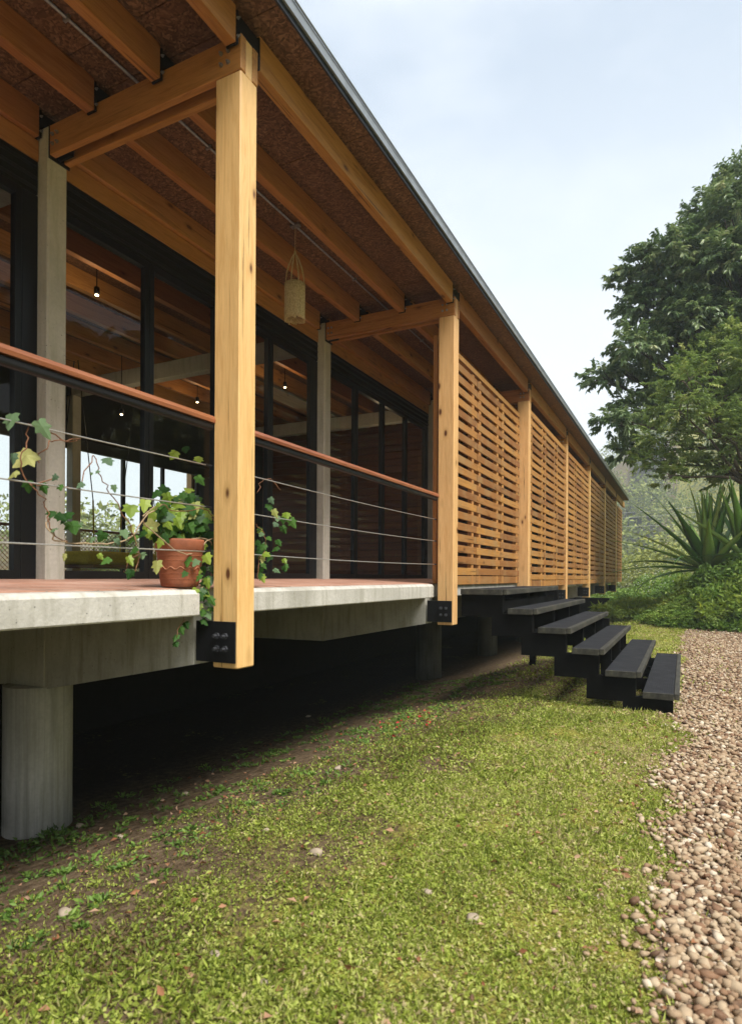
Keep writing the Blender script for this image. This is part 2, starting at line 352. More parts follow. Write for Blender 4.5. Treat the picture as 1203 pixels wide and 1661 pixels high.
def ground_mat():
    m = NT('garden_ground'); v = m.coord((1, 1, 1), rnd=False)
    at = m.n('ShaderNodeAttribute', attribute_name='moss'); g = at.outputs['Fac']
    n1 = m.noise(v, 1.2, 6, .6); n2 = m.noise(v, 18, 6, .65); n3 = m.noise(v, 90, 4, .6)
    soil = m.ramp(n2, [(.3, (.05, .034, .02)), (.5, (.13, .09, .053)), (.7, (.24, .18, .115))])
    at2 = m.n('ShaderNodeAttribute', attribute_name='floor_shade'); soil = m.mix(at2.outputs['Fac'], soil, (.010, .008, .006))  # soil blackened to paint in the shade beneath the house
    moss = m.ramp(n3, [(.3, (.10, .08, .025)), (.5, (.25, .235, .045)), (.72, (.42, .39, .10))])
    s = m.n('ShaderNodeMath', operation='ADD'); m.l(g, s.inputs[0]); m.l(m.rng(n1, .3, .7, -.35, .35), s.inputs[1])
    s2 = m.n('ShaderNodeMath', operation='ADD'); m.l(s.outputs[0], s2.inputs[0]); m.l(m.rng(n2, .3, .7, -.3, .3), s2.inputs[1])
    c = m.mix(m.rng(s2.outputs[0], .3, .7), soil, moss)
    m.col(c); m.rough(.95); m.p.inputs['Specular IOR Level'].default_value = .1
    ad = m.n('ShaderNodeMath', operation='ADD'); m.l(n2, ad.inputs[0]); m.l(n3, ad.inputs[1]); m.bump(ad.outputs[0], .9, .02)
    return m.m
M['ground'] = ground_mat()
m = NT('pebble_stone'); at = m.n('ShaderNodeAttribute', attribute_name='tint'); v = m.coord((1, 1, 1), rnd=False); n = m.noise(v, 60, 4)
c = m.ramp(at.outputs['Fac'], [(0, (.05, .03, .02)), (.22, (.20, .105, .055)), (.5, (.32, .225, .135)), (.8, (.45, .355, .235)), (1, (.66, .59, .47))])
m.col(m.mix(m.rng(n, .4, .7, 0, .35), c, (.26, .18, .12))); m.rough(.8); m.bump(n, .4, .004); M['pebble'] = m.m
m = NT('gravel_bed'); v = m.coord((1, 1, 1), rnd=False); vo = m.n('ShaderNodeTexVoronoi'); vo.inputs['Scale'].default_value = 26; m.l(v, vo.inputs['Vector'])
sp = m.n('ShaderNodeSeparateColor'); m.l(vo.outputs['Color'], sp.inputs[0])
c = m.ramp(sp.outputs[0], [(0, (.17, .09, .05)), (.5, (.38, .26, .17)), (1, (.56, .47, .38))]); c = m.mix(m.rng(vo.outputs['Distance'], .3, .7, 0, .8), c, (.08, .05, .03))
m.col(c); m.rough(.9); m.bump(vo.outputs['Distance'], -.8, .02) if False else None; M['gravel'] = m.m

# ------------------------------------------------------------------ the ground
def sstep(x): x = np.clip(x, 0, 1); return x*x*(3-2*x)
MOUND = (1.95, 21.3)
def gz(x, y):
    x = np.asarray(x, float); y = np.asarray(y, float)
    z = -1.46 - .50*sstep((-1.6-x)/3.0)*(y < 60) - .02*sstep((x+.3)/1.0)
    z = z + .018*noise2(x, y, 1.7, 3)
    q = ((x-MOUND[0])/2.25)**2+((y-MOUND[1])/2.2)**2
    q2 = ((x-MOUND[0]-3.0)/3.0)**2+((y-MOUND[1])/2.2)**2
    z = z+1.30*np.exp(-q**1.3*1.1)+1.1*np.exp(-q2*1.0)
    # the land falls away to a valley and climbs again beyond it
    far = np.clip((y-95)/210, 0, 3)
    z = z+118*sstep(far)*(.72+.28*noise2(x*.02, y*.02, 1.0, 5))*(1/(1+np.exp(-(x+30)/12)))
    hl = np.clip((-x-26)/160, 0, 3); z = z+14*sstep(hl)
    hr = np.clip((x-40)/160, 0, 3); z = z+40*sstep(hr)
    return z
def grid(xs, ys):
    X, Y = np.meshgrid(xs, ys, indexing='ij'); V = np.stack([X, Y, gz(X, Y)], -1).reshape(-1, 3)
    nx, ny = len(xs), len(ys); i = np.arange(nx-1)[:, None]*ny+np.arange(ny-1)[None]; i = i.ravel()
    return V, np.stack([i, i+ny, i+ny+1, i+1], 1)
xs = np.concatenate([np.linspace(-210, -60, 10)[:-1], np.linspace(-60, -8, 27)[:-1], np.linspace(-8, 6, 118)[:-1], np.linspace(6, 60, 28)[:-1], np.linspace(60, 210, 10)])
ys = np.concatenate([np.linspace(-160, -10, 12)[:-1], np.linspace(-10, 0, 14)[:-1], np.linspace(0, 30, 200)[:-1], np.linspace(30, 60, 22)[:-1], np.linspace(60, 300, 48)[:-1], np.linspace(300, 400, 8)])
V, F = grid(xs, ys)
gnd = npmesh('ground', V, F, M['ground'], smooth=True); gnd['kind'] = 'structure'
def moss_at(x, y):
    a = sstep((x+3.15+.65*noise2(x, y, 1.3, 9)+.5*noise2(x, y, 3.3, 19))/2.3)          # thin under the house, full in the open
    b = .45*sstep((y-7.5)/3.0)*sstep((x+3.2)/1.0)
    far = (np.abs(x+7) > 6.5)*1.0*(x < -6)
    st = np.where((x < -.35) & (y > 7.0) & (y < 11.4), .45, 1.0)  # sparser cover under the steps, also darkening the ground for their shade
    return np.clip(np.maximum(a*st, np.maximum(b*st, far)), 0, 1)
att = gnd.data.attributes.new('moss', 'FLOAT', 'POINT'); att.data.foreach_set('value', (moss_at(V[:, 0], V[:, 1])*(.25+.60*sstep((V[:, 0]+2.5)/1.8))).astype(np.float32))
att = gnd.data.attributes.new('floor_shade', 'FLOAT', 'POINT'); att.data.foreach_set('value', (sstep((-3.9-V[:, 0])/1.1)*(V[:, 0] > -14)*.92).astype(np.float32))  # mask for the shade painted on the soil under the floor
def gravel_edge(y): return -.04+.17*noise2(np.zeros_like(y)+.0, y, 2.2, 21)+.10*np.exp(-((y-4.2)/1.0)**2)*-1
ys_ = np.linspace(-6, 19.0, 260); rows = []
for yy in ys_:
    e0 = float(gravel_edge(np.array([yy]))[0])
    rows.append([(e0+(4.6-e0)*t**1.6, yy) for t in np.linspace(0, 1, 24)])
P = np.array(rows).reshape(-1, 2); V = np.stack([P[:, 0], P[:, 1], gz(P[:, 0], P[:, 1])+.006], 1)
i = (np.arange(len(ys_)-1)[:, None]*24+np.arange(23)[None]).ravel()
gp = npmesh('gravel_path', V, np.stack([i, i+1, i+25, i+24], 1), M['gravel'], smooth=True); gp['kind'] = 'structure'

# pebbles lying on the path
def pebbles():
    P = []; R = []
    def strip(y0, y1, n, r0, r1, xm):
        y = RNG.uniform(y0, y1, n); e0 = gravel_edge(y); w = RNG.uniform(0, 1, n)
        x = e0-.12+(w**.8)*(xm(y)-e0+.12)
        keep = (x > e0+RNG.normal(0, .11, n)); x, y = x[keep], y[keep]
        P.append(np.stack([x, y], 1)); R.append(RNG.uniform(r0, r1, len(x))*(.45+.9*RNG.random(len(x))**1.3))
    strip(1.4, 4.0, 9500, .011, .024, lambda y: .07*y+.75)
    strip(4.0, 8.0, 10500, .012, .024, lambda y: .07*y+.8)
    strip(8.0, 19, 12000, .014, .027, lambda y: .07*y+.7)
    # strays in the grass
    n = 260; y = RNG.uniform(1.6, 9, n); x = gravel_edge(y)-np.abs(RNG.normal(0, .22, n)); P.append(np.stack([x, y], 1)); R.append(RNG.uniform(.007, .016, n))
    P = np.concatenate(P); R = np.concatenate(R); n = len(P)
    bm = bmesh.new(); bmesh.ops.create_icosphere(bm, subdivisions=1, radius=1); bv = np.array([v.co[:] for v in bm.verts]); bf = np.array([[v.index for v in f.verts] for f in bm.faces]); bm.free()
    nv = len(bv); big = R > .0
    S = np.stack([RNG.uniform(.8, 1.5, n), RNG.uniform(.7, 1.1, n), RNG.uniform(.42, .8, n)], 1)*R[:, None]
    a = RNG.uniform(0, 6.28, n); tl = RNG.normal(0, .35, n)
    B = bv[None]*(1+RNG.normal(0, .17, (n, nv, 1)))*S[:, None]
    x = B[..., 0]*np.cos(tl)[:, None]+B[..., 2]*np.sin(tl)[:, None]; z = -B[..., 0]*np.sin(tl)[:, None]+B[..., 2]*np.cos(tl)[:, None]; y = B[..., 1]
    X = x*np.cos(a)[:, None]-y*np.sin(a)[:, None]+P[:, 0:1]; Y = x*np.sin(a)[:, None]+y*np.cos(a)[:, None]+P[:, 1:2]
    Z = z+(gz(P[:, 0], P[:, 1])+.006+R*.35+RNG.uniform(0, .012, n))[:, None]
    V = np.stack([X, Y, Z], -1).reshape(-1, 3); F = (bf[None]+(np.arange(n)*nv)[:, None, None]).reshape(-1, 3)
    t = np.repeat(np.clip(RNG.beta(2.2, 1.8, n), 0, 1), len(bf))
    o = npmesh('pebbles', V, F, M['pebble'], tint=t, smooth=False)
    tag(o, 'loose tan and reddish rounded pebbles covering the gravel path', 'gravel', kind='stuff')
pebbles()

# lawn: small ground-cover leaves and blades
def lawn():
    VV, FF, TT = [], [], []; off = 0
    def add(V, F, t):
        nonlocal off
        VV.append(V); FF.append(F+off); TT.append(np.tile(t, 2)); off += len(V)
    def region(x0, x1, y0, y1, n, lmin, lmax, wr, up, dens=1.0):
        x = RNG.uniform(x0, x1, n); y = RNG.uniform(y0, y1, n)
        patch = .5+.5*noise2(x, y, 5.0, 31)
        pr = moss_at(x, y)*np.clip(-.05+1.5*patch+.5*noise2(x, y, 9.0, 41), .16, 1)*dens
        pr = np.where(x < -2.2, pr*.65, pr)
        e0 = gravel_edge(y); pr = pr*np.clip((e0+.06-x)/.14, .0, 1)+.035*(x > e0)*(x < e0+.8)*(noise2(x, y, 6.0, 61) > -.1)
        k = RNG.random(n) < pr; x, y = x[k], y[k]; n = len(x)
        P = np.stack([x, y, gz(x, y)+RNG.uniform(0, .010, n)], 1)
        D = RNG.normal(size=(n, 3)); D[:, 2] = np.abs(D[:, 2])*.6+up; D = unit(D)
        hgt = .75+.6*(.5+.5*noise2(x, y, 2.0, 77))
        L = RNG.uniform(lmin, lmax, n)*hgt; W = L*RNG.uniform(wr*.7, wr*1.3, n)
        V, F = leaves(P, D, L, W, fold=.3, bend=.25)
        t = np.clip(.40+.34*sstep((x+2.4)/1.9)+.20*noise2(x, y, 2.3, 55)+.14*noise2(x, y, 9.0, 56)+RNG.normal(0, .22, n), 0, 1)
        add(V, F, t)
    # near: dense small leaflets plus thin blades
    region(-3.4, .7, 1.0, 4.2, 330000, .009, .023, .62, .35)
    region(-3.4, .7, 1.0, 4.2, 36000, .02, .050, .13, 1.0)
    region(-4.0, .7, 4.2, 8.5, 230000, .013, .028, .6, .35)
    region(-4.0, .7, 4.2, 8.5, 26000, .03, .06, .13, 1.0)
    region(-3.6, 1.6, 8.5, 20, 110000, .03, .06, .45, .6)
    region(-2.6, 2.0, 20, 34, 30000, .06, .12, .35, .7)
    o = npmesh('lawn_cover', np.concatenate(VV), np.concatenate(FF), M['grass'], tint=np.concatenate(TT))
    tag(o, 'low yellow-green ground cover and grass growing beside the house', 'grass', kind='stuff')
    # taller weeds with broad leaves standing in the lawn
    VV, FF, TT = [], [], []; off = 0
    for _ in range(300):
        x = random.uniform(-2.9, -.05); y = random.uniform(1.4, 8.0)
        if random.random() > float(moss_at(np.array([x]), np.array([y]))[0]): continue
        n = random.randint(6, 14); a = RNG.uniform(0, 6.28, n)
        P = np.tile([x, y, float(gz(x, y))+.01], (n, 1))+RNG.normal(0, .008, (n, 3)); D = np.stack([np.cos(a), np.sin(a), RNG.uniform(.25, 1.1, n)], 1)
        L = RNG.uniform(.016, .040, n)*random.uniform(.7, 1.3); V, F = leaves(P, D, L, L*.42, .3, .3); add(V, F, np.clip(RNG.normal(random.uniform(.35, .85), .1, n), 0, 1))
    o = npmesh('lawn_weeds', np.concatenate(VV), np.concatenate(FF), M['grass'], tint=np.concatenate(TT))
    tag(o, 'small broad-leaved weeds scattered through the lawn', 'weeds', kind='stuff')
    # darker tufts under the edge of the house
    VV, FF, TT = [], [], []; off = 0
    for _ in range(900):
        x = random.uniform(-4.4, -2.3); y = random.uniform(1.6, 10.5)
        if random.random() < .35+.5*float(noise2(np.array([x]), np.array([y]), 2.6, 91)[0]): continue
        n = random.randint(8, 26); a = RNG.uniform(0, 6.28, n); q = RNG.random(n)*random.uniform(.02, .09)
        P = np.stack([x+q*np.cos(a), y+q*np.sin(a), np.full(n, float(gz(x, y))+.005)], 1); D = np.stack([np.cos(a), np.sin(a), RNG.uniform(.3, 1.3, n)], 1)
        L = RNG.uniform(.015, .045, n); V, F = leaves(P, D, L, L*.5, .3, .3); add(V, F, np.clip(RNG.normal(random.uniform(.2, .6), .12, n), 0, 1))
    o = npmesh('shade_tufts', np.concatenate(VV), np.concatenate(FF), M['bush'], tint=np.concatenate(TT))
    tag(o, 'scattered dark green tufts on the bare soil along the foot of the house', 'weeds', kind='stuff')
    # leaf litter
    n = 1300; x = RNG.uniform(-4.2, .9, n); y = RNG.uniform(1.2, 9, n); P = np.stack([x, y, gz(x, y)+.018], 1)
    D = RNG.normal(size=(n, 3)); D[:, 2] *= .25; L = RNG.uniform(.018, .05, n); V, F = leaves(P, D, L, L*.55, .4, .1)
    o = npmesh('leaf_litter', V, F, M['dryleaf'], tint=np.tile(RNG.random(n), 2)); tag(o, 'brown and tan fallen leaves lying on the grass', 'leaf litter', kind='stuff')
    # red petals in the shade behind the lawn
    VV = []; FF = []; off = 0
    n = 26; x = RNG.normal(-2.75, .28, n); y = RNG.normal(6.3, .45, n); P = np.stack([x, y, gz(x, y)+.025], 1); D = RNG.normal(size=(n, 3)); D[:, 2] *= .3
    V, F = leaves(P, D, .045, .03, .4, .1); o = npmesh('red_petals', V, F, M['redleaf'], tint=np.tile(RNG.random(n), 2)); tag(o, 'red fallen petals in the shade at the foot of the house', 'petals', kind='stuff')
lawn()
def stone_mesh(seed):
    rs = random.Random(seed); bm = bmesh.new(); bmesh.ops.create_icosphere(bm, subdivisions=2, radius=1)
    ph = [rs.uniform(0, 6) for _ in range(6)]
    for v in bm.verts:
        c = v.co; k = 1+.18*math.sin(3*c.x+ph[0])*math.sin(2.6*c.y+ph[1])+.12*math.sin(5*c.z+ph[2]+c.x*3)
        v.co = Vector((c.x*1.2*k, c.y*.85*k, c.z*.55*k))
    me = bpy.data.meshes.new('stone'); bm.to_mesh(me); bm.free(); me.polygons.foreach_set('use_smooth', [True]*len(me.polygons)); return me
M['stone'] = plain('lawn_stone', (.42, .34, .25), .85, 0, 25, .35, .5)
sm = [stone_mesh(k) for k in range(3)]
for k, (px, py, r_) in enumerate([(513, 1386, .035), (500, 1163, .03), (105, 1484, .038), (195, 1360, .028), (549, 1248, .032), (349, 1552, .024), (432, 1349, .022), (766, 1493, .03), (692, 1450, .026), (430, 1598, .022), (300, 1290, .03), (130, 1342, .035)]):
    d = ray(px, py); t = 1.5
    for _ in range(30): p = d*t; t *= 1+.5*((p.z-float(gz(p.x, p.y)))/1.5)
    o = link('stone', sm[k % 3], M['stone'], loc=(p.x, p.y, float(gz(p.x, p.y))+r_*.25), rot=(0, 0, k*1.1)); o.scale = (r_, r_, r_)
    tag(o, ['pale rounded stone in the lawn below the foot of the front post', 'small whitish stone in the dark under the deck, right of the front post', 'largest pale stone, at the left of the lawn below the round pier',
    'pinkish stone on bare soil to the right of the round pier foot', 'flat pale stone where bare soil meets grass, in the middle', 'small pale stone in the foreground lawn, lower left of centre', 'small stone in the lawn straight below the shoe plate of the front post', 'round tan stone in the middle of the foreground lawn',
    'tan stone in the lawn, a little left of the lawn middle', 'small stone nearest the bottom edge of the photo', 'stone on the bare soil strip below the deck edge, left of the front post', 'pale stone lying against the right side of the round pier'][k], 'stone', 'pale stones lying in the lawn')

# ------------------------------------------------------------------ THE HOUSE
H = empty('timber_house', (-2.45, 3.055, -1.46), 'long single-storey timber and concrete house raised on piers above the lawn', 'house')
H.matrix_parent_inverse = Matrix()
HO = Vector((-2.45, 3.055, -1.46))
def hp(mb, name, mat, parent=None, smooth=False, loc=None):
    """a part of the house; coordinates are world coordinates, origin kept at loc"""
    loc = Vector(loc) if loc is not None else Vector((0, 0, 0))
    me = mb.mesh(name, smooth); o = link(name, me, mat)
    if loc.length: me.transform(Matrix.Translation(-loc))
    o['_w'] = 1; del o['_w']
    par = parent or H
    o.parent = par
    wl = loc-HO if par is H else loc-HO-Vector(par.location)
    o.location = wl
    return o
def dup(o, dloc, parent=None, sub=True):
    c = o.copy(); C.objects.link(c); c.location = Vector(o.location)+Vector(dloc); c.parent = parent or o.parent
    if sub:
        for ch in o.children:
            d = ch.copy(); C.objects.link(d); d.parent = c
    return c
Y0 = 3.055; BAY = 4.0; PT = .165
XF, XB = -2.45, -2.65          # post faces
KS = list(range(-2, 7)); YP = lambda k: Y0+BAY*k
YEND = 29.9; ZJ0, ZJ1 = 3.27, 3.495
# posts with bolted shoe plate
def make_post():
    z0, z1 = -.577, 3.35; b = .008
    mb = MB()
    mb.box(XB, XF, Y0, Y0+PT, z0, 3.13, b)
    mb.box(XB, XF-.002, Y0+.052, Y0+PT-.052, 3.128, z1, .002)
    p = hp(mb, 'post', M['post'], loc=(-2.55, Y0+PT/2, z0))
    pl = hp(MB().box(-2.775, -2.462, Y0-.014, Y0-.003, -.542, -.285, .002), 'shoe_plate', M['black'], p, loc=(-2.6, Y0, -.41))
    for bx in (-2.60, -2.535):
        for bz in (-.375, -.455):
            mb = MB(); prof = [(.021, 0), (.021, .014), (.011, .014), (.011, .040)]
            mb.lathe(prof, 0, 0, 6); me = mb
            for v in me.bm.verts: v.co = Vector((bx+v.co.x, Y0-.014-v.co.z, bz+v.co.y))
            hp(me, 'bolt', M['bolt_dark'], p, loc=(bx, Y0-.014, bz))
    return p
def bolt_mesh_at(mb, x, y, z, r_=.013):
    bm2 = MB().lathe([(r_, 0), (r_, .010), (r_*.5, .012), (r_*.5, .022)], 0, 0, 8).bm
    vs = {}
    for v in bm2.verts: vs[v] = mb.bm.verts.new((x+v.co.x, y-v.co.z, z+v.co.y))
    for f in bm2.faces: mb.bm.faces.new([vs[v] for v in f.verts])
    bm2.free()
p0 = make_post()
for k in KS:
    if k != 0: dup(p0, (0, BAY*k, 0))
dp = hp(MB().box(-2.785, -2.735, 7.235, 7.285, -.08, 3.0, .003), 'edge_batten', M['batten'], loc=(-2.76, 7.26, 0))
# cross beams of two planks, bolts, steel plate between
XC = -4.24
def make_beam():
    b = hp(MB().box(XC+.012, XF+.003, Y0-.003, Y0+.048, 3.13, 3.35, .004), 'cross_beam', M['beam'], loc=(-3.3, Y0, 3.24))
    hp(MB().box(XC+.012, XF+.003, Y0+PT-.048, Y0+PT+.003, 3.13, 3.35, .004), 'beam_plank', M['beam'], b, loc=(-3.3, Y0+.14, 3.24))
    hp(MB().box(XC+.001, XC+.16, Y0+.07, Y0+.09, 3.125, 3.36, .001), 'steel_plate', M['black'], b, loc=(XC, Y0+.08, 3.2))
    hp(MB().box(XC+.001, XC+.011, Y0-.005, Y0+.17, 3.11, 3.36, .001), 'end_plate', M['black'], b, loc=(XC, Y0, 3.2))
    for xx in (XC+.05, XC+.10, -2.60, -2.545):
        for zz in (3.20, 3.27):
            mb = MB(); bolt_mesh_at(mb, xx, Y0-.003, zz); hp(mb, 'bolt', M['galv'], b, loc=(xx, Y0, zz))
    return b
b0 = make_beam()
for k in KS:
    if k != 0: dup(b0, (0, BAY*k, 0))
# joists and their brackets
JX = [-2.50, -3.125, -3.75, -4.34]
def make_bracket(x):
    mb = MB(); mb.box(x-.035, x+.042, Y0-.02, Y0+PT+.02, 3.353, 3.455)
    mb.box(x-.04, x+.046, Y0-.034, Y0-.02, 3.265, 3.47, .001); mb.box(x-.04, x+.046, Y0+PT+.02, Y0+PT+.034, 3.265, 3.47, .001)
    o = hp(mb, 'joist_bracket', M['black'], loc=(x, Y0, 3.4))
    for zz in (3.31, 3.42):
        b = MB(); bolt_mesh_at(b, x+.055, Y0-.03, zz, .009)
        for v in b.bm.verts: v.co = Vector((x+.044+(Y0-.03-v.co.y), Y0-.028+(v.co.x-x-.055), v.co.z))
        hp(b, 'bolt', M['galv'], o, loc=(x+.05, Y0, zz))
    return o
for x in JX:
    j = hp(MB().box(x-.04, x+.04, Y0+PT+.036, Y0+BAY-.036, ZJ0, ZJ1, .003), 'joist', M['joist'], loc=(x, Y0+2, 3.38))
    br0 = make_bracket(x)
    for k in KS:
        if k != 0: dup(br0, (0, BAY*k, 0)); dup(j, (0, BAY*k, 0))
# ceiling boards, roof sheet, roof edge
for k in range(-3, 7):
    y0, y1 = YP(k)+.082, YP(k+1)+.082
    y1 = min(y1, 30.3)
    for a, b in ((0, .31), (.31, .92), (.92, 1.0)):
        ya, yb = y0+(y1-y0)*a+.004, y0+(y1-y0)*b-.004
        hp(MB().box(-6.4, -2.235, ya, yb, 3.5, 3.515), 'ceiling_board', M['osb'], loc=(-4, (ya+yb)/2, 3.5))
hp(MB().box(-11.6, -6.404, -8.9, 30.3, 3.5, 3.515), 'ceiling_board', M['osb'], loc=(-9, 10, 3.5))
hp(MB().box(-11.7, -2.232, -9.0, 30.33, 3.519, 3.60), 'roof_deck', M['roofdark'], loc=(-7, 10, 3.55))
hp(MB().box(-2.229, -2.215, -9.0, 30.33, 3.49, 3.585), 'drip_board', M['roofdark'], loc=(-2.2, 10, 3.55))
for n_ in range(-3, 10):
    ya = -9.0+13*0+(n_+3)*3.02; yb = ya+3.012
    hp(MB().box(-2.212, -2.195, ya, yb, 3.527, 3.607, .001), 'roof_flashing', M['flash'], loc=(-2.2, ya, 3.57))
hp(MB().tube([(-2.188, -9, 3.611), (-2.188, 30.3, 3.611)], .007, 6), 'flashing_bead', M['flash'], loc=(-2.19, 10, 3.61))
# conduit
mb = MB().tube([(-3.46, -8, 3.485), (-3.46, 29, 3.485)], .011, 8)
cd = hp(mb, 'ceiling_conduit', M['galv'], smooth=True, loc=(-3.46, 5, 3.485))
for yy in (1.2, 2.6, 3.9, 6.4, 8.5, 10.3, 13):
    hp(MB().box(-3.485, -3.435, yy, yy+.02, 3.47, 3.499), 'conduit_clip', M['galv'], cd, loc=(-3.46, yy, 3.48))
# concrete columns and inner beams
cm_ = MB().box(-4.40, XC, Y0-.004, Y0+.16, -.06, 3.36, .014)
c0 = hp(cm_, 'column', M['column'], loc=(-4.32, Y0+.08, 0))
cb0 = hp(MB().box(-9.2, -4.42, Y0+.005, Y0+.15, 3.02, 3.27, .01), 'concrete_beam', M['column'], loc=(-6, Y0+.08, 3.1))
ci0 = hp(MB().box(-9.3, -9.14, Y0-.004, Y0+.16, -.06, 3.02, .01), 'inner_column', M['column'], loc=(-9.2, Y0+.08, 0))
for k in KS:
    if k != 0:
        dup(c0, (0, BAY*k, 0)); dup(cb0, (0, BAY*k, 0)); dup(ci0, (0, BAY*k, 0))
# deck slab with notches at the posts, tiled floor, girders, piers
def deckz(x): return -.083+(-x-2.65)*.048/1.6
for k in range(-3, 3):
    ya, yb = YP(k)+.285, YP(k+1)-.12
    if k == 2: break
    prof = [(-2.79, -.246), (-2.655, -.246), (-2.650, -.238), (-2.650, -.112), (-2.672, -.088), (-2.79, -.0835)]
    bm = MB().prism(prof, 'y', ya, yb)
    es = [e for e in bm.bm.edges if abs(e.verts[0].co.y-e.verts[1].co.y) < 1e-5 and abs(e.verts[0].co.x-e.verts[1].co.x) < 1e-4]
    bmesh.ops.bevel(bm.bm, geom=es, offset=.03, segments=3, affect='EDGES') if False else None
    hp(bm, 'slab_edge', M['slab'], loc=(-2.7, ya, -.2))
hp(MB().prism([(-2.795, -.246), (-2.795, -.0838), (-4.6, -.030), (-4.6, -.246)], 'y', -8.8, 11.1), 'deck_slab', M['slab'], loc=(-3.5, 5, -.2))
hp(MB().prism([(-2.775, -.0837), (-2.775, -.0785), (-4.58, -.024), (-4.58, -.0305)], 'y', -8.8, 11.05), 'deck_floor', M['tile'], loc=(-3.5, 5, -.06))
hp(MB().box(-11.5, -4.605, -8.8, 29.9, -.25, -.03), 'floor_slab', M['girder'], loc=(-8, 5, -.2))
hp(MB().box(-4.60, -2.80, 11.105, 29.85, -.25, -.10), 'side_slab', M['girder'], loc=(-3.5, 15, -.2))
def make_girder():
    pts = [(-2.775, -.2475), (-2.775, -.565), (-4.25, -.855), (-11.0, -.90), (-11.0, -.2475)]
    mb = MB().prism(pts, 'y', Y0+.0, Y0+.18)
    es = [e for e in mb.bm.edges if all(abs(v.co.x+2.775) < 1e-4 for v in e.verts) and abs(e.verts[0].co.y-e.verts[1].co.y) < 1e-4]
    bmesh.ops.bevel(mb.bm, geom=es, offset=.032, segments=1, affect='EDGES')
    return hp(mb, 'girder', M['girder'], loc=(-4, Y0+.09, -.5))
g0 = make_girder()
hp(MB().box(-4.95, -4.25, Y0-.012, Y0-.001, -.852, -.25, .003), 'girder_pilaster', M['girder'], g0, loc=(-4.6, Y0, -.5))
def make_pier():
    prof = [(.242, -2.3), (.242, -.84)]
    mb = MB().lathe(prof, -4.455, Y0+.09, 40)
    o = hp(mb, 'pier', M['pier'], loc=(-4.27, Y0+.11, -1.5), smooth=False); me = o.data
    for p in me.polygons: p.use_smooth = abs(p.normal.z) < .5
    return o
q0 = make_pier()
M['pier_shaded'] = concrete('shaded_pier_concrete', (.13, .125, .10), (.08, .08, .06), pits=False, lines=True, stain=(.06, .065, .04))  # underfloor shade put into the colour of the farther piers
qd = q0.data.copy(); qd.materials.clear(); qd.materials.append(M['pier_shaded'])
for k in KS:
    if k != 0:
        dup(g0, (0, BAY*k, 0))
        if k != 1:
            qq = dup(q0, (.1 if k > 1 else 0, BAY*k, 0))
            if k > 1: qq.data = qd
hp(MB().box(-6.9, -6.7, -8.8, 29.9, -2.3, -.905), 'light_block_wall', M['light_block'], loc=(-6.8, 5, -1.5))  # added wall, keeps far-side daylight from leaking beneath the floor
hp(MB().box(-6.9, -2.95, 29.6, 29.8, -2.3, -.905), 'light_block_wall', M['light_block'], loc=(-5, 29.7, -1.5))  # same added blocker across the far end
# glazed doors between the columns
XG = -4.375
def make_door():
    w = .925; y0 = 0; mb = MB(); t = .052
    mb.box(-.03, .03, 0, t, -.05, 2.85, .002); mb.box(-.03, .03, w-t-.002, w-.004, -.05, 2.85, .002)
    mb.box(-.03, .03, t, w-t-.002, -.05, .035, .001); mb.box(-.03, .03, t, w-t-.002, 2.785, 2.85, .001)
    f = mb.mesh('glazed_door')
    pm = MB().box(-.004, .004, t-.005, w-t+.003, .03, 2.705).mesh('pane')
    hm = MB().box(.031, .05, w-.04, w-.02, .95, 1.12, .002).mesh('door_handle')
    return f, pm, hm
fm, pm, hm = make_door()
# one-face pane keeps reflections single
pm = bpy.data.meshes.new('pane'); t_ = .05
pm.from_pydata([(0, t_, .03), (0, .925-t_, .03), (0, .925-t_, 2.79), (0, t_, 2.79)], [], [(0, 1, 2, 3)])
def place_door(x, y, hs=True):
    o = link('glazed_door', fm, M['frame']); o.parent = H; o.location = Vector((x, y, 0))-HO
    p = link('pane', pm, M['glass']); p.parent = o
    return o
for k in range(-2, 2):
    for j in range(4): place_door(XG, YP(k)+.162+.927*j)
    hp(MB().box(-4.40, -4.35, YP(k)+3.87, YP(k+1)-.008, -.04, 2.85, .003), 'side_jamb', M['frame'], loc=(XG, YP(k)+3.9, 1))
for k in range(-2, 2):
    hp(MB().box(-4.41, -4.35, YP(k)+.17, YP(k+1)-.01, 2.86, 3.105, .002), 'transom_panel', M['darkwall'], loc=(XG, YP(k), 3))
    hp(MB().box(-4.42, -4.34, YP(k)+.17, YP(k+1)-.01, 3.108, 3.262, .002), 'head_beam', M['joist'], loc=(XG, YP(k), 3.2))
    for q in range(3):
        z = 2.88+.08*q; hp(MB().box(-4.348, -4.338, YP(k)+.18, YP(k+1)-.02, z, z+.025, .002), 'transom_rib', M['frame'], loc=(XG, YP(k), z))
# closed rooms behind the slatted screens
for k in range(2, 7):
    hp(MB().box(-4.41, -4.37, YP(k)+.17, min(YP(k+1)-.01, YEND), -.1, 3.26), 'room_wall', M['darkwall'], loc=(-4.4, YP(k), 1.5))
hp(MB().box(-11.4, -4.42, 12.3, 12.4, -.03, 3.49), 'partition_wall', M['darkwall'], loc=(-8, 12.3, 1.5))
for n_ in range(22):
    z = -.02+.152*n_; hp(MB().box(-9.1, -4.45, 12.262, 12.297, z, z+.145, .004), 'wall_plank', M['plank'], loc=(-7, 12.28, z))
hp(MB().box(-11.4, -2.9, 29.84, 29.9, -.03, 3.45), 'end_wall', M['batten'], loc=(-8, 29.9, 1.5))
hp(MB().box(-11.4, -2.9, -8.9, -8.8, -.03, 3.49), 'end_wall', M['darkwall'], loc=(-8, -8.8, 1.5))
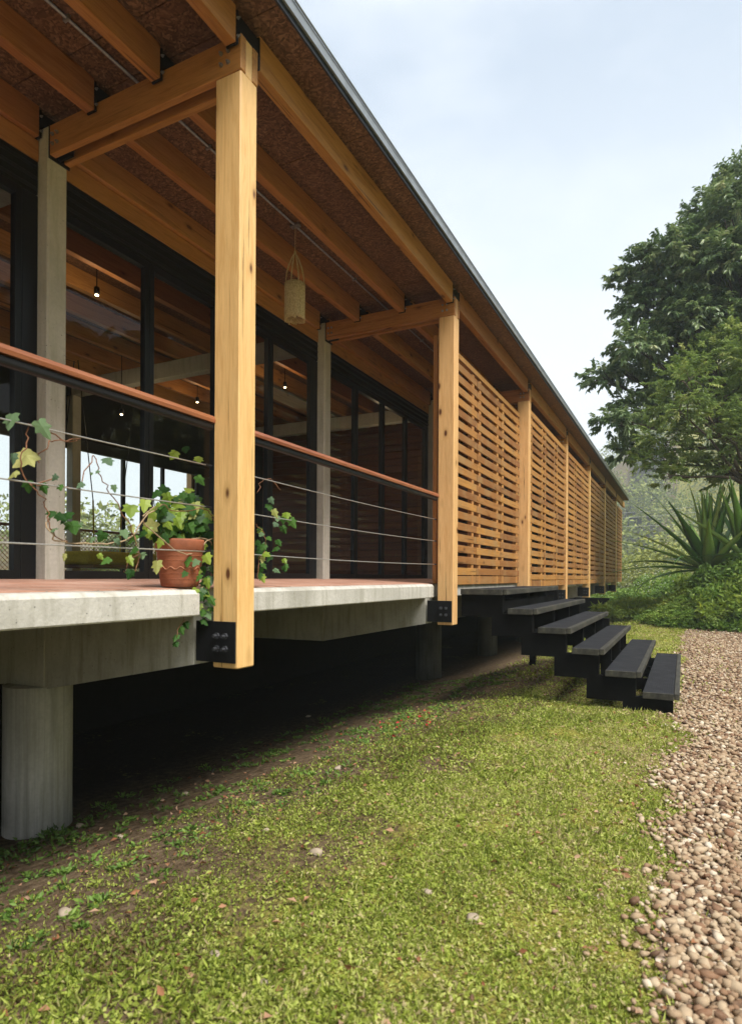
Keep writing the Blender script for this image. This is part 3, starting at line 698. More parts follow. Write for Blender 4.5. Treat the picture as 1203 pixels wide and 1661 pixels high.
# interior: floor boards, joists, far side windows, posts
hp(MB().box(-9.3, -4.62, -8.75, 12.25, -.028, -.012), 'interior_floor', M['plank'], loc=(-7, 3, 0))
for n_ in range(10):
    x = -4.96-.62*n_
    jm = hp(MB().box(x-.04, x+.04, -8.7, 12.2, 3.275, 3.495, .003), 'interior_joist', M['joist'], loc=(x, 2, 3.38))
XW = -9.35
fw = MB(); 
hp(MB().box(XW-.05, XW+.03, -8.7, 12.2, 2.16, 2.34, .003), 'window_header', M['frame'], loc=(XW, 2, 2.2))
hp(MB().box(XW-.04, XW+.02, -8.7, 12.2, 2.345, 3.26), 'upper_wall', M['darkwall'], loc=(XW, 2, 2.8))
mull = MB().box(XW-.03, XW+.03, 0, .07, 0, 2.155, .003); m0 = hp(mull, 'window_mullion', M['frame'], loc=(XW, 0, 0))
for n_ in range(-9, 13): dup(m0, (0, n_*.98+.41, 0))
m0.location = m0.location+Vector((0, -8.9+.41-.01, 0)) if False else m0.location
for n_ in range(-2, 3):
    hp(MB().box(-11.25, -11.08, YP(n_)+.9, YP(n_)+1.06, -.58, 3.49, .006), 'back_post', M['post'], loc=(-11.15, YP(n_)+1, 0))
hp(MB().box(-6.06, -5.94, 7.62, 7.74, -.01, 3.26, .006), 'inner_post', M['post'], loc=(-6, 7.68, 1))
# wire mesh balustrade on the back veranda
mb = MB()
for n_ in range(190):
    y = -4+.09*n_; mb.tube([(-11.1, y, .0), (-11.1, y+.9, .9)], .006, 3, caps=False); mb.tube([(-11.1, y+.9, .0), (-11.1, y, .9)], .006, 3, caps=False)
mb.tube([(-11.1, -4, .93), (-11.1, 13, .93)], .03, 6)
o = hp(mb, 'back_balustrade', M['handrail'], loc=(-11.1, 4, .4))
hp(MB().box(-4.9+.0, -4.88, -8.7, -8.6, 0, 1), 'inner_ledge', M['darkwall'], loc=(-4.9, -8.6, 0))

# handrail and cables, bay by bay
def make_rail():
    ya, yb = Y0+PT+.002, Y0+BAY-.002
    e = bpy.data.objects.new('railing', None); C.objects.link(e); e.parent = H; e.location = Vector((-2.668, ya, -.08))-HO
    pr = [(-.034, .962), (-.036, .982), (-.026, 1.004), (0, 1.012), (.026, 1.004), (.036, .982), (.034, .962)]
    mb = MB().prism([(-2.668+a, b) for a, b in pr], 'y', ya, yb); hp(mb, 'handrail', M['handrail'], e, loc=(-2.668, ya+2, .98))
    mb = MB().box(-2.692, -2.644, ya, yb, .918, .960, .012, 2); hp(mb, 'steel_rail', M['black'], e, loc=(-2.668, ya+2, .94))
    for z in (.694, .432, .152):
        pts = [(-2.668, ya+(yb-ya)*t/12, z-.012*math.sin(math.pi*t/12)) for t in range(13)]
        hp(MB().tube(pts, .0038, 6), 'cable', M['cable'], e, smooth=True, loc=(-2.668, ya, z))
        for yy in (ya, yb-.05):
            hp(MB().tube([(-2.668, yy, z), (-2.668, yy+.05, z)], .009, 6), 'cable_end', M['black'], e, loc=(-2.668, yy, z))
    return e
r0 = make_rail()
for k in (-2, -1): dup(r0, (0, BAY*k, 0))

# slatted screens
def slat_me(L, th=.022, h=.098):
    return MB().box(0, th, 0, L, 0, h, .0035).mesh('slat')
SL = slat_me(1.268); 
BT = MB().box(-.045, .018, 0, .09, 0, 2.86, .002).mesh('batten')
def screen(ya, yb, xo, zb, ztop, stuff=False, npan=3, single_len=None, plinth=True):
    e = bpy.data.objects.new('slatted_screen', None); C.objects.link(e); e.parent = H; e.location = Vector((xo, ya, zb))-HO
    W = (yb-ya)/npan; pitch = .1475; n = int((ztop-zb-.13)/pitch)
    joined = MB()
    for p_ in range(npan):
        py_ = W*p_+.009; L = W-.018
        for r_ in range(n):
            z = .125+pitch*r_
            if stuff: joined.box(-.026, 0, py_, py_+L, z, z+.098)
            else:
                me = SL
                o = link('slat', me, M['slat']); o.parent = e; o.scale = (1, L/1.268, 1)
                o.location = (-.026+random.uniform(-.001, .001), py_, z+random.uniform(-.003, .003)); o.rotation_euler = (random.uniform(-.0025, .0025), 0, 0)
        for q in (.11, L-.20):
            o = link('batten', BT, M['batten']); o.parent = e; o.location = (-.028, py_+q, .0); o.scale = (1, 1, (ztop-zb-.03)/2.86)
        if plinth:
            o = link('plinth_board', MB().box(-.05, -.012, 0, L, 0, .115, .003).mesh('plinth_board'), M['slat']); o.parent = e; o.location = (0, py_, 0)
        zt = .125+pitch*n
        o = link('top_board', MB().box(-.026, .0, 0, L, 0, ztop-zb-zt, .003).mesh('top_board'), M['slat']); o.parent = e; o.location = (0, py_, zt)
    if stuff:
        o = link('slat_rows', joined.mesh('slat_rows'), M['slat']); o.parent = e; o['kind'] = 'stuff'
    rl = link('head_rail', MB().box(-.10, -.01, 0, yb-ya, 0, .07, .003).mesh('head_rail'), M['batten']); rl.parent = e; rl.location = (0, 0, ztop-zb+.004)
    return e
screen(YP(1)+PT+.01, YP(2)-.006, -2.605, -.10, 2.84)
for k in range(2, 6):
    screen(YP(k)+PT+.004, YP(k+1)-.004, -2.462, -.17, 2.95)
screen(YP(6)+PT+.004, YEND, -2.462, -.17, 2.95, stuff=True, npan=2)
# screen standing across the end of the veranda
e = bpy.data.objects.new('end_screen', None); C.objects.link(e); e.parent = H; e.location = Vector((-2.66, YP(2)-.05, -.03))-HO
for r_ in range(20):
    o = link('slat', MB().box(-1.54, 0, 0, .026, 0, .098, .003).mesh('slat'), M['plank']); o.parent = e; o.location = (0, 0, .03+.1475*r_)
for xx in (-1.45, -.1):
    o = link('batten', BT, M['batten']); o.parent = e; o.location = (xx, .03, 0)

# ------------------------------------------------------------------ black steps
T = empty('garden_steps', (-.03, 7.32, -1.46), 'wide flight of black timber steps leading from the house down to the lawn', 'steps')
TO = Vector((-.03, 7.32, -1.46))
def tp(mb, name, mat, parent=T, loc=(0, 0, 0)):
    me = mb.mesh(name); loc = Vector(loc); me.transform(Matrix.Translation(-loc)); o = link(name, me, mat); o.parent = parent
    o.location = loc-TO if parent is T else loc-TO-Vector(parent.location); return o
SX = [-1.87, -1.515, -1.135, -.78, -.40, -.03]; SZ = [-.147, -.371, -.579, -.798, -1.023, -1.231]
YA, YB = 7.32, 11.25
for i, (x, z) in enumerate(zip(SX, SZ)):
    xl = -2.44 if i == 0 else SX[i-1]+.012
    yb = YB-(.55 if i == 0 else 0)
    o = tp(MB().box(xl, x-.055, YA, yb, z-.058, z, .004), 'tread', M['mat'], loc=(x, YA, z))
    tp(MB().box(x-.053, x, YA-.004, yb+.002, z-.062, z+.006, .008, 2), 'nosing', M['nosing'], o, loc=(x, YA, z))
    tp(MB().box(xl, x-.055, YA-.022, YA-.002, z-.066, z+.003, .003), 'end_trim', M['nosing'], o, loc=(x, YA, z))
for yy in (YA+.02, YA+1.35, YA+2.6, YB-.28):
    mb = MB()
    for i, (x, z) in enumerate(zip(SX, SZ)):
        xl = -2.44 if i == 0 else SX[i-1]-.19
        zt = z-.064; zb = zt-.27 if i < 5 else -1.52
        mb.box(xl, x-.06, yy+(i % 2)*.0015, yy+.10+(i % 2)*.0015, zb, zt)
    tp(mb, 'stringer', M['step'], loc=(-1, yy, -.7))
for (xx, yy) in ((-2.35, YB-.3), (-1.15, YB-.25)):
    tp(MB().box(xx-.05, xx+.05, yy, yy+.1, -1.75, -.40 if xx < -2 else -.68), 'leg', M['step'], loc=(xx, yy, -1))
for zz in (-.29,):
    tp(MB().box(-2.43, -1.93, YA+.13, YB-.6, zz-.12, zz-.0, .003), 'landing_joist', M['step'], loc=(-2, YA, zz))

# ------------------------------------------------------------------ pendant lamp
LP = onX(478, 500, -3.46); lx, ly = LP.x, LP.y
L_ = empty('pendant_lamp', (lx, ly, 2.53), 'beige rope cylinder lamp hanging from the veranda ceiling by one cord', 'lamp')
def lpart(mb, name, mat, smooth=False):
    me = mb.mesh(name, smooth); me.transform(Matrix.Translation((-lx, -ly, -2.53))); o = link(name, me, mat); o.parent = L_; return o
mb = MB(); NR = 34
for i in range(NR):
    a = 2*math.pi*i/NR; rr = .094+random.uniform(-.003, .003); jit = random.uniform(-.015, .012)
    pts = [(lx+rr*math.cos(a+random.uniform(-.02, .02)), ly+rr*math.sin(a), 2.545+jit+t*(.36-jit)/6) for t in range(7)]
    mb.tube(pts, .0095, 6)
lpart(mb, 'shade', M['rope'], True)
mb = MB()
for zz in (2.60, 2.89):
    mb.tube([(lx+.09*math.cos(2*math.pi*i/24), ly+.09*math.sin(2*math.pi*i/24), zz) for i in range(25)], .005, 5)
lpart(mb, 'shade_ring', M['rope'])
for i in range(8):
    a = 2*math.pi*i/8+.2
    pts = [(lx+.10*math.cos(a)*f, ly+.10*math.sin(a)*f, z) for f, z in ((1, 2.89), (.93, 2.98), (.72, 3.07), (.40, 3.15), (.08, 3.21))]
    lpart(MB().tube(pts, .0035, 5), 'strap', M['rope'])
lpart(MB().tube([(lx, ly, 3.2), (lx, ly, 3.23)], .011, 8), 'knot', M['rope'])
lpart(MB().tube([(lx, ly, 3.22), (lx, ly, 3.476)], .003, 5), 'cord', M['rope'])
lpart(MB().box(lx-.05, lx+.05, ly-.03, ly+.03, 3.472, 3.4995, .003), 'ceiling_box', M['galv'])
lpart(MB().lathe([(.012, 2.74), (.03, 2.77), (.035, 2.80), (.02, 2.86)], lx, ly, 12), 'bulb', M['plaster'], True)

# spotlights inside the house
spots = [((157, 478), -5.7, 'small lit ceiling spotlight seen through the glass right of the near concrete column'), ((462, 628), -5.7, 'small lit ceiling spotlight seen through the glass just left of the second concrete column'),
         ((197, 672), -7.6, 'tiny lit spotlight deep in the room, above the pale far windows'), ((320, 652), -7.6, 'tiny lit spotlight deep in the room, just left of the big front post'), ((616, 730), -5.2, 'tiny lit spotlight behind the middle glass of the far bay')]
sp0 = None
for i, ((px, py), X, lab) in enumerate(spots):
    p = onX(px, py, X)
    s = empty('spotlight', p, lab, 'spotlight', 'small spotlights on the ceiling of the room')
    if sp0 is None:
        mC = MB().lathe([(.018, 0), (.03, .015), (.03, .08), (.012, .09)], 0, 0, 14).mesh('can', True); mB = MB().lathe([(.001, -.012), (.016, -.008), (.020, -.001), (.0185, .004)], 0, 0, 12).mesh('bulb', True); sp0 = 1
    link('spot_body', mC, M['frame'], s); link('bulb', mB, M['bulb'], s)
    ld = bpy.data.lights.new('spot_glow', 'POINT'); ld.energy = 2.8; ld.color = (1, .72, .42); ld.shadow_soft_size = .04
    lo = bpy.data.objects.new('spot_glow', ld); C.objects.link(lo); lo.parent = s; lo.location = (0, 0, -.06)
    hh = max(.12, 3.49-p.z); link('stem', MB().tube([(0, 0, .08), (0, 0, hh)], .006, 6).mesh('stem'), M['frame'], s)
    link('ceiling_disc', MB().lathe([(.05, hh-.012), (.05, hh)], 0, 0, 16).mesh('ceiling_disc'), M['plaster'], s)

# hanging swing seat with yellow ropes and cushion in the room
sw = onX(175, 905, -8.2); zc = .16
S = empty('swing_seat', (sw.x, sw.y, zc), 'yellow cushioned swing seat on yellow ropes inside the house beyond the glass', 'swing seat')
link('cushion', MB().box(-.45, .45, -.72, .62, 0, .2, .05, 3).mesh('cushion'), M['yellow'], S)
link('seat_board', MB().box(-.47, .47, -.65, .65, -.05, -.002, .008).mesh('seat_board'), M['plank'], S)
for a, b in ((-.42, -.6), (.42, -.6), (-.42, .6), (.42, .6)):
    link('rope', MB().tube([(a, b, -.02), (a*.92, b, .95)], .012, 6).mesh('rope'), M['yellow'], S)

for a, b in ((-.42, -.6), (.42, -.6), (-.42, .6), (.42, .6)):
    link('hanger_cord', MB().tube([(a*.92, b, .95), (a*.5, b, 2.05), (a*.1, b, 3.08)], .008, 5).mesh('hanger_cord'), M['black'], S)
# ------------------------------------------------------------------ pot and ivy
PX, PY = -2.83, 2.955; pz = deckz(PX)+.006
pot = empty('plant_pot', (PX, PY, pz), 'terracotta pot with a scratched wavy line, standing on the deck beside the front post', 'pot')
prof = [(.098, 0), (.112, .008), (.118, .03), (.128, .10), (.134, .16), (.139, .215), (.141, .222), (.146, .228), (.149, .285), (.147, .297), (.138, .299), (.134, .25), (.132, .22)]
mb = MB().lathe([(r_, z) for r_, z in prof], 0, 0, 48); link('pot_body', mb.mesh('pot_body', True), M['terracotta'], pot)
mb = MB()
pts = [((.1318)*math.cos(a)*1.0, .1318*math.sin(a), .118+.008*math.sin(a*14)) for a in np.linspace(0, 2*math.pi, 160)]
mb.tube(pts, .0028, 4); link('wavy_line', mb.mesh('wavy_line'), plain('clay_line', (.52, .22, .12), .8), pot)
for zz in (.05, .085, .165, .195):
    rr = np.interp(zz, [p[1] for p in prof[:8]], [p[0] for p in prof[:8]])
    link('throwing_ridge', MB().tube([(rr*math.cos(a), rr*math.sin(a), zz) for a in np.linspace(0, 2*math.pi, 49)], .0022, 4).mesh('throwing_ridge'), M['terracotta'], pot)
link('soil', MB().lathe([(.133, .235), (.12, .25), (.05, .262)], 0, 0, 24).mesh('soil', True), M['soil'], pot)
ivy = empty('ivy_plant', (PX, PY, pz+.25), 'green ivy trailing from the terracotta pot along the railing cables', 'ivy')
IO = Vector((PX, PY, pz+.25))
def ivy_mesh():
    # five-lobed leaf with folded midrib, unit length
    out = [(0, 0), (.16, -.10), (.42, -.02), (.34, .20), (.50, .42), (.26, .50), (.20, .72), (0, 1.0)]
    pts = out+[(-x, y) for x, y in out[-2:0:-1]]
    bm = bmesh.new(); c = bm.verts.new((0, .32, .035))
    vs = [bm.verts.new((x, y, -.10*abs(x)-.12*max(0, y-.4)**1.5*1.0+(.03 if x == 0 else 0))) for x, y in pts]
    for i in range(len(vs)): bm.faces.new((c, vs[i], vs[(i+1) % len(vs)]))
    me = bpy.data.meshes.new('leaf'); bm.to_mesh(me); bm.free(); return me
IM = []
for mm in IVY:
    me = ivy_mesh(); me.materials.append(mm); IM.append(me)
def ivy_leaf(p, size, kind, face=None, tipdir=None):
    o = link('leaf', IM[kind]); o.parent = ivy
    f = Vector(face) if face else Vector((.5+random.uniform(-.4, .5), -.75+random.uniform(-.4, .4), .35+random.uniform(-.3, .5)))
    f.normalize(); t = Vector(tipdir) if tipdir else Vector((random.uniform(-.7, .7), random.uniform(-.5, .5), -1+random.uniform(0, .5)))
    t = (t-f*t.dot(f)).normalized(); s_ = t.cross(f)
    mtx = Matrix((s_, t, f)).transposed().to_4x4()
    o.rotation_euler = mtx.to_euler(); o.location = Vector(p)-IO; o.scale = (size*random.uniform(.8, 1.1), size*random.uniform(.85, 1.2), size*random.uniform(.6, 3.2))
def pxs(p, s): return s*(-SA*p.x+CA*p.y)/FPX
LF = [(62, 700, 38, 3), (52, 755, 48, 2), (28, 775, 24, 2), (22, 745, 20, 3), (20, 690, 40, 3), (45, 793, 28, 0), (68, 795, 22, 0), (84, 840, 24, 0), (92, 778, 16, 3), (97, 795, 18, 0), (92, 845, 22, 0), (90, 868, 18, 3), (112, 845, 30, 0), (115, 862, 34, 0),
      (172, 755, 26, 3), (160, 768, 10, 3), (184, 795, 18, 3), (212, 835, 34, 1), (212, 862, 20, 2), (168, 875, 26, 0), (150, 880, 18, 3), (188, 882, 18, 3), (200, 870, 22, 3), (178, 915, 20, 0), (213, 935, 22, 0), (208, 912, 20, 1), (222, 898, 20, 0),
      (258, 805, 20, 0), (258, 822, 14, 1), (285, 742, 22, 1), (300, 733, 18, 0), (322, 750, 20, 1), (320, 782, 22, 0), (268, 835, 22, 0), (350, 885, 20, 0), (305, 915, 24, 0), (302, 935, 16, 0), (328, 912, 20, 0), (255, 922, 26, 2), (335, 945, 20, 0),
      (130, 855, 16, 3), (135, 792, 18, 3), (148, 770, 8, 3), (105, 905, 14, 2), (160, 905, 14, 1), (220, 880, 26, 0), (230, 905, 18, 3), (236, 870, 18, 0)]
for (px, py, s, k) in LF:
    X = -2.67+random.uniform(-.05, .04) if px < 240 else -2.72+random.uniform(-.1, .06)
    p = onX(px, py-s*.45, X); ivy_leaf(p, pxs(p, s*.82), k)
for i in range(170):
    px = random.gauss(295, 28); py = random.gauss(846, 24)
    if px < 235 or px > 346 or py > 888: continue
    if abs(px-293) > 40 and py < 810: continue
    X = -2.86+random.uniform(-.14, .13); p = onX(px, py, X); k = random.choices([0, 1, 3, 2], [5, 3, 1.5, .5])[0]
    ivy_leaf(p, pxs(p, random.uniform(15, 27)), k)
for i in range(26):
    px = random.uniform(318, 350); py = random.uniform(955, 1005) if i % 2 else random.uniform(880, 960)
    X = -2.70+random.uniform(-.03, .05); p = onX(px, py, X); ivy_leaf(p, pxs(p, random.uniform(12, 20)), random.choice([0, 0, 1, 3]))
for i in range(34):                                   # beyond the front post
    px, py, s = random.choice([(450, 800, 26), (440, 820, 18), (455, 838, 16), (430, 850, 14), (418, 868, 14), (432, 892, 20), (455, 905, 12), (465, 910, 12), (420, 925, 16), (445, 880, 14), (418, 900, 14)])
    px += random.gauss(0, 7); py += random.gauss(0, 9)
    if px < 420: px = 420+random.random()*8
    p = onX(px, py, -2.69+random.uniform(-.05, .04)); ivy_leaf(p, pxs(p, s*random.uniform(.7, 1.1)), random.choices([0, 1, 2, 3], [5, 1.5, 1, 2])[0])
for (px, py) in [(292, 1018), (287, 1030), (284, 1042), (300, 1010), (328, 1005), (340, 985)]:
    p = onX(px, py, -2.70); ivy_leaf(p, pxs(p, 14), 0)
def vine(pts, rad=.003, X=-2.68, mat='vine', wob=.012):
    P = []
    Q = [onX(px, py, (X if not isinstance(X, list) else X[i])) for i, (px, py) in enumerate(pts)]
    for i in range(len(Q)-1):
        a, b = Q[i], Q[i+1]; z0 = Q[max(0, i-1)]; z1 = Q[min(len(Q)-1, i+2)]
        for t in (0, .25, .5, .75):
            P.append(.5*((2*a)+(b-z0)*t+(2*z0-5*a+4*b-z1)*t*t+(-z0+3*a-3*b+z1)*t**3)+Vector((random.uniform(-wob, wob), random.uniform(-wob, wob), random.uniform(-wob, wob)*.4)))
    P.append(Q[-1]); me = MB().tube([p-IO for p in P], rad, 5).mesh('vine', True); o = link('vine', me, M[mat]); o.parent = ivy
vine([(345, 872), (300, 900), (235, 850), (240, 830), (262, 818)], .004, -2.70, 'vinepale')
vine([(262, 818), (235, 840), (215, 870), (190, 880), (150, 882), (100, 880), (85, 870), (78, 850), (90, 830)], .004, -2.69, 'vinepale')
vine([(215, 868), (200, 835), (180, 800), (165, 775), (160, 755), (150, 740), (125, 790)], .003)
vine([(125, 715), (100, 712), (60, 690), (45, 690), (46, 720), (30, 750), (50, 785), (90, 775)], .0035)
vine([(60, 752), (75, 720), (95, 715), (130, 712)], .003)
vine([(50, 785), (70, 810), (80, 832), (84, 862), (110, 878)], .003)
vine([(125, 795), (110, 790), (60, 788)], .003)
vine([(215, 870), (225, 910), (210, 935), (205, 915), (225, 900)], .003, -2.70)
vine([(310, 872), (340, 880), (345, 920), (330, 950), (312, 968)], .004, -2.72, 'vinepale')
vine([(326, 958), (300, 975), (296, 1005), (286, 1035)], .002, -2.69)
vine([(416, 800), (425, 780), (440, 778), (455, 795)], .003, -2.69)
vine([(416, 850), (428, 870), (430, 890), (420, 910), (418, 940)], .003, -2.69)
vine([(262, 818), (290, 830), (330, 825), (345, 838)], .003, -2.68)
vine([(345, 838), (352, 880), (345, 930), (330, 960)], .0035, -2.70)

# ------------------------------------------------------------------ ground plant at the pier foot
def clump(name, c, r_, h, n, L, mat, label, cat, group=None, tint=(.4, .2), up=.5, kind=None):
    a = RNG.uniform(0, 6.28, n); q = RNG.random(n)**.6; P = np.stack([c[0]+r_*q*np.cos(a), c[1]+r_*q*np.sin(a), c[2]+h*RNG.random(n)*(1-q*.6)], 1)
    D = np.stack([np.cos(a)*q, np.sin(a)*q, up+RNG.normal(0, .4, n)], 1)+RNG.normal(0, .3, (n, 3)); V, F = leaves(P, D, RNG.uniform(.6, 1.3, n)*L, L*.5, .3, .3)
    o = npmesh(name, V, F, mat, tint=np.tile(np.clip(RNG.normal(tint[0], tint[1], n), 0, 1), 2)); tag(o, label, cat, group, kind); return o
p = onX(90, 1355, -3.95); clump('foot_plant', (p.x, p.y, float(gz(p.x, p.y))), .13, .12, 110, .05, M['bush'], 'small dark leafy plant growing at the foot of the round concrete pier', 'plant', tint=(.15, .15))
p = onX(25, 1375, -4.0); clump('foot_plant', (p.x, p.y, float(gz(p.x, p.y))), .12, .07, 70, .045, M['bush'], 'low dark leafy plant left of the round pier foot, by the frame edge', 'plant', tint=(.12, .15))

# ------------------------------------------------------------------ trees
def crown_mesh(lobes, per, leafL, seed, droop=.6, fill=.35):
    rs = np.random.default_rng(seed); VV = []; FF = []; TT = []; off = 0
    for (c, r_) in lobes:
        n = max(8, int(per*r_*r_)); c = np.array(c)
        d = unit(rs.normal(size=(n, 3))); d[:, 2] = np.where(d[:, 2] < -.5, -d[:, 2]*.4, d[:, 2]); d = unit(d)
        rad = r_*np.where(rs.random(n) < fill, rs.uniform(.35, .85, n), rs.uniform(.82, 1.12, n))
        B = c+d*rad[:, None]*np.array([1, 1, .8])
        tw = unit(d+rs.normal(0, .45, (n, 3))+np.array([0, 0, -.1]))       # twig direction
        m_ = 22; s = np.tile(np.linspace(.05, 1, m_), (n, 1)); tl = (rs.uniform(.35, .75, n)*min(1.0, .5+r_*.25))[:, None]
        pos = B[:, None]+tw[:, None]*(s*tl)[..., None]; pos[..., 2] -= droop*.35*(s*tl)**1.6
        side = unit(np.cross(tw, np.array([0, 0, 1.0])+rs.normal(0, .2, (n, 3))))[:, None]*np.where(np.arange(m_) % 2 == 0, 1, -1)[None, :, None]
        D = tw[:, None]*.7+side*rs.uniform(.5, 1.0, (n, m_, 1))+np.array([0, 0, -droop])*rs.uniform(.4, 1.2, (n, m_, 1))+rs.normal(0, .18, (n, m_, 3))
        P = pos.reshape(-1, 3); D = D.reshape(-1, 3); k = len(P)
        L = rs.uniform(.7, 1.3, k)*leafL
        N = np.tile([0, 0, 1.0], (k, 1))+rs.normal(0, .45, (k, 3))
        global RNG
        V, F = leaves(P, D, L, L*rs.uniform(.30, .42, k), .25, .2, N)
        t = np.clip(np.repeat(rs.normal(.42, .2, n), m_)+rs.normal(0, .12, k), 0, 1)
        VV.append(V); FF.append(F+off); off += len(V); TT.append(np.tile(t, 2))
    return np.concatenate(VV), np.concatenate(FF), np.concatenate(TT)
def tree(name, base, lobes, per, leafL, mat, label, group, seed, tr=.22, droop=.6, fill=.35, top=None):
    root = empty(name, base, label, 'tree', group); b = Vector(base)
    V, F, t = crown_mesh(lobes, per, leafL, seed, droop, fill)
    V = V-np.array(base); o = npmesh('crown', V, F, mat, tint=t, parent=root)
    rs = random.Random(seed); mb = MB()
    cen = sum((Vector(c)*r_ for c, r_ in lobes), Vector())/sum(r_ for c, r_ in lobes)
    fork = b.lerp(Vector((b.x+(cen.x-b.x)*.3, b.y+(cen.y-b.y)*.3, b.z+(cen.z-b.z)*.55)), 1.0)
    pts = [b-b, (b.lerp(fork, .5)-b)+Vector((rs.uniform(-.1, .1), rs.uniform(-.1, .1), 0)), fork-b]
    mb.tube([Vector((0, 0, -.3))]+pts[0:], [tr*1.25, tr*1.1, tr*.85, tr*.7], 10)
    tk = link('trunk', mb.mesh('trunk', True), M['bark']); tk.parent = root
    mb = MB()
    for c, r_ in lobes:
        e_ = Vector(c)-b; f = pts[-1]; mid = f.lerp(e_, .5)+Vector((rs.uniform(-.3, .3), rs.uniform(-.3, .3), rs.uniform(.0, .4)))
        mb.tube([f, f.lerp(mid, .5)+Vector((0, 0, rs.uniform(-.1, .15))), mid, e_], [tr*.45, tr*.33, tr*.22, tr*.07], 7)
        for _ in range(5):
            d = Vector((rs.gauss(0, 1), rs.gauss(0, 1), rs.gauss(.2, .8))).normalized()*r_*.85
            mb.tube([mid.lerp(e_, rs.uniform(.3, 1)), e_+d*.5+Vector((0, 0, .1)), e_+d], [tr*.12, tr*.07, tr*.025], 5)
    br = link('limbs', mb.mesh('limbs', True), M['bark']); br.parent = root
    return root
def LB(lst, D, seed):
    rs = random.Random(seed); out = []
    for (px, py, r_) in lst:
        d = D+rs.uniform(-1.2, 1.2); p = onD(px, py, d); out.append((tuple(p), r_*d/FPX))
    return out
big = LB([(1195, 345, 50), (1215, 300, 45), (1140, 395, 42), (1090, 415, 38), (1040, 430, 26), (1100, 470, 48), (1050, 500, 40), (1012, 460, 20), (1180, 440, 60), (1030, 565, 30), (1075, 560, 40), (975, 615, 22), (1010, 605, 25), (1000, 690, 26), (1035, 665, 34), (1020, 735, 24), (1130, 530, 55), (1200, 520, 60), (1080, 620, 40), (1250, 420, 70), (1290, 560, 80), (1230, 640, 60), (1160, 350, 40)], 21.5, 1)
bb = onD(1262, 1020, 21.5); tree('big_tree', (bb.x, bb.y, float(gz(bb.x, bb.y))), big, 210, .19, M['tree_dark'], 'tall spreading tree with drooping dark glossy leaves right of the house', None, 3, .28, .65)
lt = LB([(1190, 560, 40), (1150, 590, 40), (1110, 620, 34), (1100, 665, 34), (1075, 715, 34), (1060, 752, 26), (1110, 755, 30), (1145, 690, 34), (1165, 755, 32), (1195, 770, 34), (1205, 640, 36), (1240, 700, 60), (1240, 590, 50), (1085, 775, 20)], 18.5, 2)
bb = onD(1235, 1000, 18.7); tree('light_tree', (bb.x, bb.y, float(gz(bb.x, bb.y))), lt, 200, .125, M['tree_light'], 'smaller light green tree in front of the tall dark one, behind the sword-leaved plant', None, 5, .16, .35, .3)
# trees of the garden to the right of the picture and behind the house, seen in the glass and through the windows
def gtree(x, y, hgt, w, seed, mat, label, group, per=60, leafL=.30):
    rs = random.Random(seed); z = float(gz(x, y)); lobes = []
    for i in range(11):
        a = rs.uniform(0, 6.28); q = rs.uniform(0, w*.6); zz = z+hgt*rs.uniform(.38, .92); lobes.append(((x+q*math.cos(a), y+q*math.sin(a), zz), w*rs.uniform(.28, .42)*(1.15-.4*(zz-z)/hgt)))
    return tree('garden_tree', (x, y, z), lobes, per, leafL, M[mat], label, group, seed, .22, .5)
g1 = gtree(13.5, 8, 12.5, 5.2, 21, 'tree_dark', 'dark leafy tree across the path, level with the second post', 'garden trees reflected in the house windows')
g2 = gtree(13, 17, 11.5, 5.0, 22, 'tree_light', 'light green leafy tree across the path, level with the second slatted screen', 'garden trees reflected in the house windows')
def copy_tree(r0_, loc, rz, sc_, label, group):
    c = r0_.copy(); C.objects.link(c); c.location = loc; c.rotation_euler = (0, 0, rz); c.scale = (sc_,)*3; c['label'] = label; c['group'] = group
    for ch in r0_.children:
        d = ch.copy(); C.objects.link(d); d.parent = c
for x, y, rz, s, src in ((14, -1, 1.0, 1.0, g2), (15, 26, 2.2, 1.1, g1), (13.5, 12.5, 4.0, .9, g1), (16, 34, .4, 1.1, g2), (18, 3.5, 3.0, 1.15, g1)):
    copy_tree(src, (x, y, float(gz(x, y))), rz, s, {-1: 'leafy tree across the path, farthest behind the camera', 26: 'leafy tree across the path, level with the far rooms', 12.5: 'leafy tree across the path, level with the first slatted screen', 34: 'leafy tree across the path, beyond the far end of the house', 3.5: 'leafy tree across the path, level with the front post and set back'}[y], 'garden trees reflected in the house windows')
for x, y, rz, s, src in ((-30, 14, 1, .30, g2), (-34, 30, 2, .36, g1), (-27, 22, 3, .26, g2), (-38, 8, 5, .30, g1)):
    copy_tree(src, (x, y, float(gz(x, y))), rz, s, {14: 'distant tree behind the house seen through the middle far windows', 30: 'distant tree behind the house farthest toward the mountain', 22: 'smallest distant tree seen through the far windows by the front post', 8: 'distant tree behind the house seen in the leftmost far window'}[y], 'trees beyond the back of the house')
# hedge behind the house, dark with yellow
def scatter_bush(name, x0, x1, y0, y1, h, n, L, mat, label, cat, tint, wr=.5, seed=1, base=None, lump=1.0, group=None):
    rs = np.random.default_rng(seed); x = rs.uniform(x0, x1, n); y = rs.uniform(y0, y1, n)
    hh = h*(.55+.45*noise2(x, y, lump, seed)); z = (gz(x, y) if base is None else base)+hh*rs.random(n)**.6
    P = np.stack([x, y, z], 1); D = rs.normal(size=(n, 3)); D[:, 2] += .5; LL = rs.uniform(.6, 1.3, n)*L
    V, F = leaves(P, D, LL, LL*wr, .3, .25, rs.normal(size=(n, 3))+np.array([0, 0, 1.0]))
    t = np.clip(tint[0]+tint[1]*noise2(x, y, lump*1.7, seed+5)+rs.normal(0, .12, n), 0, 1)
    o = npmesh(name, V, F, mat, tint=np.tile(t, 2)); tag(o, label, cat, group, 'stuff'); return o
